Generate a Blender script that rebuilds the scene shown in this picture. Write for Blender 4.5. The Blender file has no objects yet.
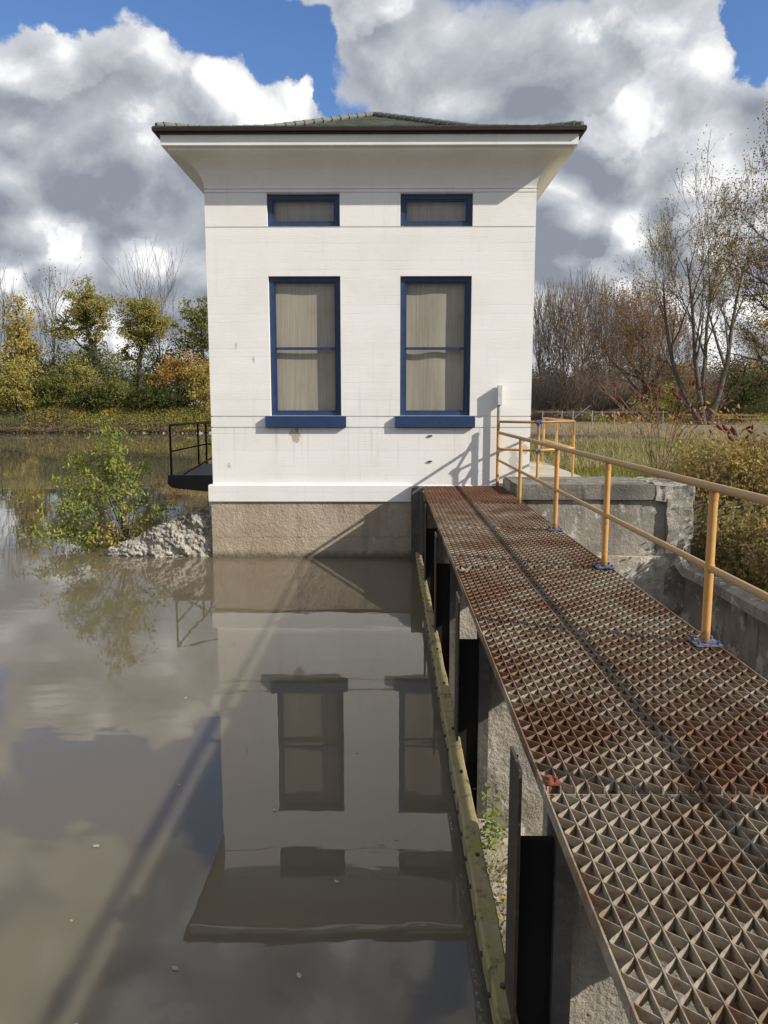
import bpy, math, random
import numpy as np
from mathutils import Vector, noise as mnoise

sc = bpy.context.scene
COL = sc.collection
R = random.Random(7)
PI = math.pi

# ------------------------------------------------------------------ helpers
class MB:
    """collects shapes and links them as one mesh object"""
    def __init__(s): s.v = []; s.f = []; s.sm = []
    def add(s, vs, fs, smooth=False):
        o = len(s.v); s.v += [tuple(v) for v in vs]
        for f in fs: s.f.append(tuple(i + o for i in f)); s.sm.append(smooth)
    def box(s, x0, x1, y0, y1, z0, z1):
        s.add([(x0,y0,z0),(x1,y0,z0),(x1,y1,z0),(x0,y1,z0),(x0,y0,z1),(x1,y0,z1),(x1,y1,z1),(x0,y1,z1)],
              [(0,3,2,1),(4,5,6,7),(0,1,5,4),(1,2,6,5),(2,3,7,6),(3,0,4,7)])
    def bev(s, x0, x1, y0, y1, z0, z1, b=.01):
        c = []
        for z, i in ((z0, b), (z0+b, 0), (z1-b, 0), (z1, b)):
            for (sx, sy) in ((0,0),(1,0),(1,1),(0,1)):
                X = (x0+i, x1-i)[sx]; Y = (y0+i, y1-i)[sy]
                if sx == sy: c += [(X+(b if i==0 and sx==0 else (-b if i==0 else 0)), Y, z)] if False else [(X, Y, z)]
                else: c += [(X, Y, z)]
        fs = [(3,2,1,0),(12,13,14,15)]
        for k in range(3):
            for j in range(4):
                a = k*4+j; b2 = k*4+(j+1)%4
                fs.append((a, b2, b2+4, a+4))
        s.add(c, fs)
    def quad(s, a, b, c, d): s.add([a,b,c,d], [(0,1,2,3)])
    def tube(s, pts, rad, k=6, cap=True):
        pts = [Vector(p) for p in pts]
        n = len(pts)
        if not hasattr(rad, '__len__'): rad = [rad]*n
        vs = []; fs = []
        t = (pts[1]-pts[0]).normalized()
        a = t.cross(Vector((0,0,1)))
        if a.length < .05: a = t.cross(Vector((1,0,0)))
        a.normalize()
        for i in range(n):
            t = (pts[min(i+1,n-1)]-pts[max(i-1,0)])
            if t.length < 1e-9: t = Vector((0,0,1))
            t.normalize()
            a = (a - t*a.dot(t))
            if a.length < 1e-6: a = t.orthogonal()
            a.normalize(); b = t.cross(a)
            for j in range(k):
                w = 2*PI*j/k
                vs.append(pts[i] + (a*math.cos(w)+b*math.sin(w))*rad[i])
        for i in range(n-1):
            for j in range(k):
                fs.append((i*k+j, i*k+(j+1)%k, (i+1)*k+(j+1)%k, (i+1)*k+j))
        s.add(vs, fs, True)
        if cap and k > 3:
            s.add(vs[:k], [tuple(reversed(range(k)))]); s.add(vs[-k:], [tuple(range(k))])
    def ext(s, prof, axis, a, b):
        """extrude a closed 2D profile; axis x: profile is (y,z); axis y: profile is (x,z)"""
        n = len(prof)
        if axis == 'x': v = [(a,p,q) for p,q in prof]+[(b,p,q) for p,q in prof]
        elif axis == 'y': v = [(p,a,q) for p,q in prof]+[(p,b,q) for p,q in prof]
        else: v = [(p,q,a) for p,q in prof]+[(p,q,b) for p,q in prof]
        s.add(v, [tuple(range(n)), tuple(range(2*n-1,n-1,-1))]+[(i,(i+1)%n,n+(i+1)%n,n+i) for i in range(n)])
    def build(s, name, mat, parent=None, fix=False):
        me = bpy.data.meshes.new(name)
        me.from_pydata(s.v, [], s.f)
        if any(s.sm): me.polygons.foreach_set('use_smooth', s.sm)
        if fix:
            import bmesh
            bm = bmesh.new(); bm.from_mesh(me); bmesh.ops.recalc_face_normals(bm, faces=bm.faces); bm.to_mesh(me); bm.free()
        return link(name, me, mat, parent)

def link(name, me, mat, parent=None):
    if mat: me.materials.append(mat)
    o = bpy.data.objects.new(name, me); COL.objects.link(o)
    if parent:
        o.parent = parent
        if parent.get('_at'): o.location = [-c for c in parent['_at']]
    return o

def tag(o, label=None, cat=None, group=None, kind=None):
    if label: o['label'] = label
    if cat: o['category'] = cat
    if group: o['group'] = group
    if kind: o['kind'] = kind
    return o
def thing(name, label, cat, loc=(0,0,0), rz=0, group=None):
    o = bpy.data.objects.new(name, None); COL.objects.link(o)
    o.location = loc; o.rotation_euler = (0,0,rz); o.empty_display_size = .2
    return tag(o, label, cat, group)
KIDS = {}
def dup(o, loc, rz=0, scale=None, label=None, group=None, mats=None):
    def cp(a, parent):
        c = a.copy(); COL.objects.link(c)
        if parent: c.parent = parent
        for ch in [x for x in list(bpy.data.objects) if x.parent == a]: cp(ch, c)
        return c
    r = cp(o, None)
    r.location = loc; r.rotation_euler = (0,0,rz)
    if scale: r.scale = scale if hasattr(scale,'__len__') else (scale,)*3
    if label: r['label'] = label
    if group: r['group'] = group
    return r
def quads_mesh(name, V, mat, parent=None):
    """V: (n,4,3) array of separate quads"""
    n = len(V)
    me = bpy.data.meshes.new(name)
    me.vertices.add(n*4); me.loops.add(n*4); me.polygons.add(n)
    me.vertices.foreach_set('co', V.reshape(-1).astype(np.float32))
    me.loops.foreach_set('vertex_index', np.arange(n*4, dtype=np.int32))
    me.polygons.foreach_set('loop_start', np.arange(0, n*4, 4, dtype=np.int32))
    try: me.polygons.foreach_set('loop_total', np.full(n, 4, dtype=np.int32))
    except Exception: pass
    me.update(calc_edges=True); me.validate()
    return link(name, me, mat, parent)
def leaf_quads(P, size, rng, aspect=.55, droop=0.0, jit=.4):
    """pointed leaf-like quads at points P"""
    n = len(P)
    d = rng.normal(size=(n,3)); d[:,2] -= droop*1.5
    d /= np.linalg.norm(d,axis=1)[:,None]+1e-9
    r = rng.normal(size=(n,3)); s = np.cross(d, r); s /= np.linalg.norm(s,axis=1)[:,None]+1e-9
    L = size*(1-jit/2+jit*rng.random(n))[:,None]
    W = L*aspect
    a = P - d*L*.5; b = P + s*W*.5; c = P + d*L*.5; e = P - s*W*.5
    return np.stack([a,b,c,e],axis=1)

# ------------------------------------------------------------------ node helpers
class NT:
    def __init__(s, tree): s.t = tree; s.n = tree.nodes; s.l = tree.links
    def new(s, typ, **kw):
        n = s.n.new(typ)
        for k, v in kw.items():
            if k == 'ins':
                for kk, vv in v.items():
                    if hasattr(vv, 'is_output') : s.l.new(vv, n.inputs[kk])
                    else: n.inputs[kk].default_value = vv
            else: setattr(n, k, v)
        return n
    def math(s, op, a, b=0.0, c=None, clamp=False):
        n = s.n.new('ShaderNodeMath'); n.operation = op; n.use_clamp = clamp
        for i, x in enumerate((a,b) if c is None else (a,b,c)):
            if hasattr(x,'is_output'): s.l.new(x, n.inputs[i])
            else: n.inputs[i].default_value = x
        return n.outputs[0]
    def vmath(s, op, a, b=(0,0,0)):
        n = s.n.new('ShaderNodeVectorMath'); n.operation = op
        for i, x in enumerate((a,b)):
            if hasattr(x,'is_output'): s.l.new(x, n.inputs[i])
            elif hasattr(x,'__len__'): n.inputs[i].default_value = x
            else: n.inputs['Scale'].default_value = x
        return n.outputs['Value'] if op in ('LENGTH','DISTANCE','DOT_PRODUCT') else n.outputs[0]
    def mix(s, f, a, b, mode='MIX'):
        n = s.n.new('ShaderNodeMix'); n.data_type = 'RGBA'; n.blend_type = mode
        for k, x in ((0,f),(6,a),(7,b)):
            if hasattr(x,'is_output'): s.l.new(x, n.inputs[k])
            else: n.inputs[k].default_value = x if k == 0 else (tuple(x)+(1,) if len(x)==3 else x)
        return n.outputs[2]
    def noise(s, vec, scale, detail=4, rough=.55, dist=0):
        n = s.n.new('ShaderNodeTexNoise')
        if vec is not None: s.l.new(vec, n.inputs['Vector'])
        n.inputs['Scale'].default_value = scale; n.inputs['Detail'].default_value = detail
        n.inputs['Roughness'].default_value = rough; n.inputs['Distortion'].default_value = dist
        return n.outputs[0]
    def ramp(s, f, a, b, lo=0.0, hi=1.0, smooth=True):
        n = s.n.new('ShaderNodeMapRange'); n.interpolation_type = 'SMOOTHSTEP' if smooth else 'LINEAR'
        s.l.new(f, n.inputs[0])
        for i, x in zip((1,2,3,4),(a,b,lo,hi)): n.inputs[i].default_value = x
        return n.outputs[0]
    def scale(s, vec, sx, sy, sz):
        return s.vmath('MULTIPLY', vec, (sx,sy,sz))

def mat_new(name):
    m = bpy.data.materials.new(name); m.use_nodes = True
    t = NT(m.node_tree); b = m.node_tree.nodes['Principled BSDF']
    g = t.new('ShaderNodeNewGeometry'); 
    return m, t, b, g.outputs['Position']
def setb(t, b, col=None, rough=None, bump=None, strength=.3, dist=.02, metal=None, spec=None):
    if col is not None:
        if hasattr(col,'is_output'): t.l.new(col, b.inputs['Base Color'])
        else: b.inputs['Base Color'].default_value = tuple(col)+(1,)
    if rough is not None:
        if hasattr(rough,'is_output'): t.l.new(rough, b.inputs['Roughness'])
        else: b.inputs['Roughness'].default_value = rough
    if metal is not None: b.inputs['Metallic'].default_value = metal
    if spec is not None: b.inputs['Specular IOR Level'].default_value = spec
    if bump is not None:
        n = t.new('ShaderNodeBump'); n.inputs['Strength'].default_value = strength; n.inputs['Distance'].default_value = dist
        t.l.new(bump, n.inputs['Height']); t.l.new(n.outputs[0], b.inputs['Normal'])

M = {}
def concrete(name, base, dark, pale, streak=.5, pale_amt=.5, bumpd=.02, bs=.5, holes=True, scale=1.0):
    m, t, b, P = mat_new(name)
    n1 = t.noise(P, 1.3*scale, 6, .6); n2 = t.noise(t.scale(P, 5*scale,5*scale,.6*scale), 1, 4, .6); n3 = t.noise(P, 22*scale, 5, .65)
    n4 = t.noise(P, 3.1*scale, 8, .7, .15)
    c = t.mix(t.ramp(n1,.35,.7), base, dark)
    c = t.mix(t.math('MULTIPLY', t.ramp(n2,.5,.75), streak), c, [x*.5 for x in dark])
    c = t.mix(t.math('MULTIPLY', t.ramp(n4,.53,.62), pale_amt), c, pale)
    c = t.mix(t.math('MULTIPLY', t.ramp(n3,.55,.75), .35), c, [x*.5 for x in base])
    h = t.math('ADD', n3, t.math('MULTIPLY', n4, 1.2))
    if holes:
        vo = t.new('ShaderNodeTexVoronoi', ins={'Vector':P,'Scale':14*scale,'Randomness':1.0})
        ho = t.ramp(vo.outputs['Distance'], .0, .13)
        ho = t.math('MAXIMUM', ho, t.ramp(t.noise(P, 2.2*scale, 3), .5, .56))
        h = t.math('ADD', h, t.math('MULTIPLY', ho, .6)); c = t.mix(t.math('MULTIPLY', t.math('SUBTRACT',1.0,ho), .5), c, [x*.3 for x in dark])
    if name == 'tan_concrete':
        zz = t.new('ShaderNodeSeparateXYZ', ins={'Vector':P}).outputs[2]
        zn = t.math('ADD', zz, t.math('MULTIPLY', t.noise(P,6,4), .16))
        c = t.mix(t.ramp(zn, .10, .26, .75, 0), c, (.10,.075,.05))
        c = t.mix(t.math('MULTIPLY', t.ramp(t.math('ABSOLUTE', t.math('SUBTRACT', zn, .50)), 0, .03, 1, 0), .45), c, (.26,.18,.11))
        c = t.mix(t.math('MULTIPLY', t.ramp(t.noise(t.scale(P,7,7,.5),1,4,.6), .5, .7), t.ramp(zn, .5, 1.3, 0, .5)), c, (.2,.15,.1))
    setb(t, b, c, .92, h, bs, bumpd, spec=.2)
    M[name] = m
concrete('tan_concrete', (.47,.385,.285), (.37,.29,.21), (.52,.45,.36), .3, .5, .035, .8)
concrete('grey_concrete', (.36,.325,.265), (.19,.17,.135), (.62,.58,.50), .9, .8, .03, .6)
concrete('pier_concrete', (.42,.375,.30), (.21,.19,.155), (.50,.47,.40), .5, .5, .04, .8)
concrete('dark_concrete', (.13,.12,.105), (.07,.065,.055), (.2,.19,.17), .6, .3, .02, .5)
concrete('slab_concrete', (.44,.40,.33), (.32,.28,.23), (.5,.46,.4), .1, .3, .01, .3, False)
concrete('pale_concrete', (.50,.455,.37), (.36,.31,.235), (.66,.62,.54), .6, .7, .03, .6)
concrete('stained_concrete', (.22,.20,.165), (.12,.11,.09), (.42,.39,.33), .7, .4, .03, .6)
concrete('rubble', (.44,.40,.335), (.20,.18,.145), (.64,.60,.53), .3, .7, .04, .8, False, 2.2)

# white painted board-formed concrete
m, t, b, P = mat_new('white_paint')
sp = t.new('ShaderNodeSeparateXYZ', ins={'Vector':P})
z = sp.outputs[2]
pw = t.vmath('ADD', P, (0,0,0))
wob = t.math('MULTIPLY', t.math('SUBTRACT', t.noise(t.scale(P,.8,.8,.8),1,3), .5), .05)
zb = t.math('DIVIDE', t.math('ADD', z, wob), .17)
fr = t.math('FRACT', zb); fl = t.math('FLOOR', zb)
wn = t.new('ShaderNodeTexWhiteNoise', noise_dimensions='1D', ins={'W':fl}).outputs['Value']
joint = t.ramp(t.math('ABSOLUTE', t.math('SUBTRACT', fr, .5)), .44, .5)
gate = t.ramp(t.noise(t.scale(P,.7,.7,3.0),1.3,3), .42, .6)
joint = t.math('MULTIPLY', joint, gate)
fine = t.noise(P, 30, 4, .6); big = t.noise(P, 1.1, 5, .6)
grain = t.noise(t.scale(P,2,2,40), 1.5, 3)
col = t.mix(t.ramp(big,.35,.7), (.83,.815,.77), (.78,.755,.70))
col = t.mix(t.math('MULTIPLY', wn, .25), col, (.70,.68,.63))
col = t.mix(t.math('MULTIPLY', joint, .12), col, (.50,.48,.44))
stk = t.ramp(t.noise(t.scale(P,9,9,.5),1,4,.65), .58,.8)
col = t.mix(t.math('MULTIPLY', stk, .22), col, (.42,.38,.31))
chip = t.ramp(t.noise(P, 4.5, 7, .75, .8), .725, .735)
col = t.mix(chip, col, (.36,.29,.2))
nzp = t.noise(P, 9, 5, .7)
for (px_, pz_, rx_, rz_, cc_) in ((-1.93,2.50,.10,.13,(.40,.31,.22)),(-1.90,2.63,.05,.05,(.3,.2,.12)),(2.52,1.95,.10,.38,(.47,.44,.39)),(2.72,2.25,.10,.12,(.5,.42,.3)),(2.62,1.62,.28,.05,(.42,.38,.31)),(1.2,3.4,.03,.12,(.55,.5,.42)),(-3.1,4.3,.03,.07,(.5,.45,.38)),(-2.75,4.05,.025,.10,(.5,.45,.38)),(-3.3,1.9,.04,.06,(.52,.48,.4))):
    dd = t.vmath('LENGTH', t.vmath('MULTIPLY', t.vmath('SUBTRACT', P, (px_,15.7,pz_)), (1/rx_,0,1/rz_)))
    col = t.mix(t.math('MULTIPLY', t.ramp(t.math('ADD', dd, t.math('MULTIPLY', t.math('SUBTRACT', nzp, .5), 2.6)), .75, 1.05, 1, 0), .8), col, cc_)
drip = t.math('MULTIPLY', t.ramp(t.noise(t.scale(P,14,14,.35),1,3,.6), .56,.72), t.ramp(z, 1.5, 2.75))
drip = t.math('MULTIPLY', drip, t.math('LESS_THAN', z, 2.68))
col = t.mix(t.math('MULTIPLY', drip, .5), col, (.45,.39,.30))
h = t.math('ADD', t.math('MULTIPLY', wn, .35), t.math('MULTIPLY', joint, -.3))
h = t.math('ADD', h, t.math('ADD', t.math('MULTIPLY', fine,.35), t.math('MULTIPLY', grain,.5)))
h = t.math('ADD', h, t.math('MULTIPLY', chip, -.6))
setb(t, b, col, .6, h, .38, .012, spec=.3)
M['white_paint'] = m

def painted(name, c1, c2, rust, rough=.5, amt=.5, scale=14, metal=0, thr=.58, bd=.003):
    m, t, b, P = mat_new(name)
    n1 = t.noise(P, scale, 5, .65); n2 = t.noise(P, scale*.3, 5, .7)
    c = t.mix(t.ramp(n2,.35,.65), c1, c2)
    rr = t.math('MULTIPLY', t.ramp(n1,thr,thr+.12), amt)
    c = t.mix(rr, c, rust)
    setb(t, b, c, rough, n1, .4, bd, metal, .4)
    M[name] = m
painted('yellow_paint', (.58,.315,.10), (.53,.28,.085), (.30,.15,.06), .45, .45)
m = M['yellow_paint']; t = NT(m.node_tree); b = m.node_tree.nodes['Principled BSDF']
P = t.new('ShaderNodeNewGeometry').outputs['Position']; zz = t.new('ShaderNodeSeparateXYZ', ins={'Vector':P}).outputs[2]
ln = b.inputs['Base Color'].links[0].from_socket
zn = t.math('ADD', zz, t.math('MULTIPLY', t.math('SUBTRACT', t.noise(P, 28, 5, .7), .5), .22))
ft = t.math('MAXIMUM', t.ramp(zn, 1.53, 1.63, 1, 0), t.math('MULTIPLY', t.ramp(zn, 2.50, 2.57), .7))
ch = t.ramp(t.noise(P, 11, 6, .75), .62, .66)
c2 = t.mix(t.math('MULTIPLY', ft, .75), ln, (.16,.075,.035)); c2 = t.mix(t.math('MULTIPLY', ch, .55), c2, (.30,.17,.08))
stn = t.ramp(t.noise(t.scale(P,30,30,1.6),1,3,.6), .55,.75); c2 = t.mix(t.math('MULTIPLY', stn, .35), c2, (.36,.19,.06))
t.l.new(c2, b.inputs['Base Color'])
painted('worn_yellow', (.40,.265,.14), (.47,.28,.11), (.26,.16,.10), .6, .6, 18)
painted('blue_paint', (.022,.048,.115), (.017,.038,.095), (.06,.08,.13), .45, .4)
painted('blue_metal', (.02,.05,.16), (.10,.12,.16), (.32,.25,.18), .5, .7, 30, 0, .5)
painted('black_steel', (.006,.0055,.005), (.009,.0075,.0065), (.015,.011,.008), .9, .5)
painted('dark_steel', (.02,.018,.017), (.03,.022,.018), (.10,.05,.03), .6, .6)
painted('rusty_steel', (.11,.06,.038), (.07,.042,.03), (.22,.09,.04), .8, .7, 20, 0, .5)
painted('guide_steel', (.065,.048,.036), (.045,.036,.03), (.12,.07,.04), .75, .6, 20, 0, .5)
painted('gutter_metal', (.022,.013,.011), (.03,.018,.014), (.05,.03,.02), .5, .5)
painted('grey_metal', (.22,.215,.21), (.3,.29,.28), (.2,.14,.1), .5, .5)
painted('pale_metal', (.6,.6,.58), (.5,.5,.48), (.3,.2,.15), .5, .4)
painted('red_rust', (.27,.07,.04), (.19,.055,.035), (.12,.04,.02), .8, .6)
painted('bench_wood', (.36,.20,.10), (.28,.15,.08), (.14,.08,.05), .8, .5, 3)
painted('bark_dark', (.055,.045,.036), (.085,.07,.056), (.12,.10,.08), .95, .6, 5, 0, .5, .03)
painted('bark_grey', (.10,.085,.068), (.07,.06,.05), (.15,.13,.105), .95, .6, 5, 0, .5, .03)
painted('twig_brown', (.185,.138,.10), (.14,.105,.08), (.225,.17,.12), .95, .6, .35, 0, .5, .01)
painted('seed_red', (.13,.014,.016), (.085,.012,.013), (.04,.01,.01), .9, .7, 12, 0, .5, .01)
painted('sumac_stem', (.17,.115,.075), (.12,.085,.06), (.22,.16,.1), .9, .6, 6)
painted('dry_stem', (.30,.19,.10), (.22,.13,.07), (.4,.28,.15), .9, .6, 6)

# grating steel: rust mixed with dull galvanised grey
def grating_mat(name, shift, red):
    m, t, b, P = mat_new(name)
    n1 = t.noise(P, 1.5, 5, .6, .5); n2 = t.noise(P, 14, 5, .7); n3 = t.noise(P, 45, 4, .6)
    grey = t.mix(n3, (.45,.385,.285), (.21,.178,.13))
    rust = t.mix(t.ramp(n2,.35,.65), (.205,.115,.06), red)
    f = t.ramp(t.math('ADD', t.math('MULTIPLY',n1,.75), t.math('MULTIPLY',n2,.5)), .50+shift, .76+shift)
    c = t.mix(f, rust, grey)
    c = t.mix(t.math('MULTIPLY', t.ramp(n3,.5,.7), .35), c, (.09,.05,.03))
    setb(t, b, c, .72, n3, .35, .003, 0, .35)
    M[name] = m
grating_mat('grate_grey', -.02, (.16,.08,.04))
grating_mat('grate_mixed', .02, (.14,.068,.036))
grating_mat('grate_red', .13, (.16,.05,.03))

# timber with moss
m, t, b, P = mat_new('mossy_timber')
gr = t.noise(t.scale(P,25,1.2,25), 1, 5, .6); n2 = t.noise(P, 3, 5, .65)
c = t.mix(gr, (.37,.305,.15), (.21,.17,.09))
c = t.mix(t.ramp(n2,.46,.7), c, (.26,.25,.075))
c = t.mix(t.ramp(t.noise(P,5,5,.7),.5,.66), c, (.085,.07,.035))
sp = t.new('ShaderNodeSeparateXYZ', ins={'Vector':P})
setb(t, b, c, .85, gr, .6, .01, spec=.2)
M['mossy_timber'] = m
painted('wet_timber', (.035,.026,.018), (.05,.036,.024), (.02,.015,.01), .5, .6, 6)

# window
m, t, b, P = mat_new('window_board')
st = t.noise(t.scale(P,26,1,.8), 1, 4, .6); n2 = t.noise(P, 2.5, 5, .6)
c = t.mix(t.ramp(st,.25,.75), (.38,.32,.245), (.50,.43,.34)); c = t.mix(t.math('MULTIPLY', t.ramp(n2,.5,.75), .4), c, (.33,.265,.19))
setb(t, b, c, .8, st, .2, .003)
M['window_board'] = m
m = bpy.data.materials.new('window_glass'); m.use_nodes = True
t = NT(m.node_tree); t.n.clear()
gg = t.new('ShaderNodeNewGeometry'); dt = t.math('ABSOLUTE', t.vmath('DOT_PRODUCT', gg.outputs['Normal'], gg.outputs['Incoming']))
fr = t.math('ADD', .04, t.math('MULTIPLY', .9, t.math('POWER', t.math('SUBTRACT', 1.0, dt), 5.0))); tr = t.new('ShaderNodeBsdfTransparent', ins={'Color':(.86,.88,.87,1)})
gl = t.new('ShaderNodeBsdfGlossy', ins={'Roughness':.02})
mx = t.new('ShaderNodeMixShader', ins={0:fr,1:tr.outputs[0],2:gl.outputs[0]})
ou = t.new('ShaderNodeOutputMaterial', ins={'Surface':mx.outputs[0]})
M['window_glass'] = m

# roof slates
m, t, b, P = mat_new('slate')
wv = t.new('ShaderNodeTexWhiteNoise', noise_dimensions='3D', ins={'Vector':t.vmath('FLOOR', t.scale(P,5,5,8))}).outputs['Value']
n2 = t.noise(P, 6, 5, .65)
c = t.mix(wv, (.05,.065,.046), (.095,.11,.08)); c = t.mix(t.ramp(n2,.5,.7), c, (.125,.14,.095))
setb(t, b, c, .7, n2, .4, .02, spec=.3)
M['slate'] = m
painted('ridge_tile', (.11,.115,.10), (.16,.16,.14), (.06,.06,.05), .8, .6)

# water: silty brown, mirror-still with faint ripples
m, t, b, P = mat_new('river_water')
n1 = t.noise(t.scale(P,.35,.9,1), 1, 3, .5); n2 = t.noise(t.scale(P,2.2,5.0,1), 1, 2, .5); n3 = t.noise(P,.12,3)
c = t.mix(n3, (.134,.110,.070), (.160,.134,.090))
hh = t.math('ADD', t.math('MULTIPLY', n1, .5), t.math('MULTIPLY', t.math('MULTIPLY',n2, .16), t.ramp(t.noise(P,.35,2),.35,.65)))
setb(t, b, c, .012, hh, .10, .06, spec=.5)
b.inputs['IOR'].default_value = 1.52
b.inputs['Subsurface Weight'].default_value = 1.0; b.inputs['Subsurface Radius'].default_value = (1.0,.85,.6); b.inputs['Subsurface Scale'].default_value = .95
M['river_water'] = m

# ground
m, t, b, P = mat_new('meadow')
n1 = t.noise(P, .12, 5, .6); n2 = t.noise(P, 1.6, 5, .65); n3 = t.noise(P, 12, 4, .6)
sp = t.new('ShaderNodeSeparateXYZ', ins={'Vector':P})
c = t.mix(t.ramp(n2,.35,.65), (.20,.165,.085), (.115,.12,.035))
far = t.ramp(t.math('ADD', sp.outputs[1], t.math('MULTIPLY', n1, 14)), 36, 44)
c = t.mix(far, c, t.mix(n2, (.27,.215,.135), (.19,.15,.09)))
band = t.math('MULTIPLY', t.ramp(sp.outputs[1], 70, 73), t.math('SUBTRACT', 1.0, t.ramp(sp.outputs[1], 100, 104)))
c = t.mix(band, c, (.10,.115,.035))
c = t.mix(t.math('MULTIPLY',t.ramp(n3,.5,.7),.5), c, (.06,.05,.03))
soil = t.math('MULTIPLY', t.ramp(sp.outputs[1], 15.2, 15.8, 1, 0), t.ramp(n2,.3,.6,1,.5))
c = t.mix(soil, c, (.105,.075,.045))
low = t.ramp(sp.outputs[2], -.2, .5)
c = t.mix(low, (.085,.065,.045), c)
setb(t, b, c, .95, n3, .8, .06, spec=.1)
M['meadow'] = m

def leaf_mat(name, cols, scale=2.5, trans=.35):
    m = bpy.data.materials.new(name); m.use_nodes = True
    t = NT(m.node_tree); t.n.clear()
    P = t.new('ShaderNodeNewGeometry').outputs['Position']
    wn = t.new('ShaderNodeTexWhiteNoise', noise_dimensions='3D', ins={'Vector':t.vmath('FLOOR', t.scale(P,3,3,3))}).outputs['Value']
    n1 = t.noise(P, scale*.16, 3); n2 = t.noise(P, scale*2, 2)
    c = t.mix(t.ramp(n1,.38,.62), cols[0], cols[1])
    c = t.mix(t.ramp(t.math('ADD',t.math('MULTIPLY',wn,.5),t.math('MULTIPLY',n2,.5)),.4,.75), c, cols[2])
    d = t.new('ShaderNodeBsdfDiffuse', ins={'Color':c}); tr = t.new('ShaderNodeBsdfTranslucent', ins={'Color':c})
    mx = t.new('ShaderNodeMixShader', ins={0:trans,1:d.outputs[0],2:tr.outputs[0]})
    t.new('ShaderNodeOutputMaterial', ins={'Surface':mx.outputs[0]})
    M[name] = m
leaf_mat('leaf_olive', [(.31,.275,.075),(.24,.23,.065),(.40,.33,.10)])
leaf_mat('leaf_yellow', [(.42,.33,.09),(.34,.285,.08),(.52,.40,.12)])
leaf_mat('leaf_green', [(.17,.185,.055),(.13,.15,.045),(.26,.235,.07)])
leaf_mat('leaf_dark', [(.085,.10,.034),(.06,.075,.028),(.14,.145,.045)])
leaf_mat('leaf_orange', [(.38,.21,.06),(.31,.19,.06),(.45,.29,.08)])
leaf_mat('leaf_tan', [(.26,.18,.075),(.32,.20,.06),(.19,.13,.06)])
leaf_mat('leaf_rust', [(.31,.165,.06),(.25,.14,.055),(.38,.21,.08)])
leaf_mat('leaf_brown', [(.17,.13,.085),(.13,.10,.07),(.22,.17,.105)])
leaf_mat('leaf_lime', [(.28,.32,.07),(.20,.26,.06),(.42,.42,.10)], 6, .45)
leaf_mat('leaf_weed', [(.31,.26,.075),(.48,.37,.10),(.22,.21,.07)], 8)
leaf_mat('leaf_dryweed', [(.30,.215,.12),(.38,.26,.11),(.19,.135,.085)], 8)
leaf_mat('leaf_redweed', [(.20,.05,.03),(.16,.06,.03),(.25,.09,.04)], 8)
leaf_mat('leaf_apricot', [(.45,.23,.09),(.38,.20,.09),(.5,.3,.12)], 8)
leaf_mat('grass_green', [(.20,.22,.05),(.15,.19,.045),(.28,.25,.08)], 4)
leaf_mat('grass_dry', [(.36,.29,.17),(.30,.24,.14),(.42,.34,.21)], 4)
leaf_mat('pale_leaf', [(.5,.45,.35),(.45,.4,.3),(.55,.5,.4)], 4)

# ------------------------------------------------------------------ world, sun, camera
SUN = Vector((2.2,-1.0,1.45)).normalized()
w = bpy.data.worlds.new('World'); sc.world = w; w.use_nodes = True
t = NT(w.node_tree); t.n.clear()
def cloud_group():
    g = bpy.data.node_groups.new('cloud_field', 'ShaderNodeTree')
    g.interface.new_socket('Vector', in_out='INPUT', socket_type='NodeSocketVector')
    g.interface.new_socket('Value', in_out='OUTPUT', socket_type='NodeSocketFloat')
    t = NT(g); i = t.new('NodeGroupInput'); o = t.new('NodeGroupOutput')
    v = t.scale(i.outputs[0], 1,1,1.25)
    wrp = t.new('ShaderNodeTexNoise', ins={'Vector':v,'Scale':3.2,'Detail':1.0})
    v2 = t.vmath('ADD', v, t.vmath('SCALE', t.vmath('SUBTRACT', wrp.outputs['Color'], (.5,.5,.5)), .16))
    n1 = t.noise(v2, 4.2, 8, .62)
    vo = t.new('ShaderNodeTexVoronoi', feature='F1', ins={'Vector':v2,'Scale':9.0,'Detail':1.0,'Roughness':.5})
    val = t.math('ADD', t.math('MULTIPLY', n1, .75), t.math('MULTIPLY', t.math('SUBTRACT', .62, vo.outputs['Distance']), .42))
    t.l.new(val, o.inputs[0]); return g
CG = cloud_group()
def field(vec):
    n = t.new('ShaderNodeGroup'); n.node_tree = CG; t.l.new(vec, n.inputs[0]); return n.outputs[0]
D = t.new('ShaderNodeTexCoord').outputs['Generated']
sky = t.new('ShaderNodeTexSky', sky_type='NISHITA'); sky.sun_disc = False
sky.sun_elevation = math.asin(SUN.z); sky.sun_rotation = math.atan2(SUN.x, SUN.y)
sky.air_density = 1.0; sky.dust_density = .6; sky.ozone_density = 2.0
wv = t.new('ShaderNodeTexNoise', ins={'Vector':D,'Scale':7.0,'Detail':6.0,'Roughness':.6})
DW = t.vmath('ADD', D, t.vmath('MULTIPLY', t.vmath('SUBTRACT', wv.outputs['Color'], (.5,.5,.5)), (.20,.20,.16)))
def blobs(lst):
    """sum of soft round patches; each (azimuth, elevation, angular radius, weight) in degrees, azimuth 0 = +y"""
    acc = None
    for az, el, r, wt in lst:
        a, e = math.radians(az), math.radians(el)
        c = (math.sin(a)*math.cos(e), math.cos(a)*math.cos(e), math.sin(e))
        d = t.vmath('DISTANCE', DW, c)
        v = t.ramp(d, 0.0, math.radians(r)*1.35, wt, 0.0)
        acc = v if acc is None else t.math('ADD', acc, v)
    return acc
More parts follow.
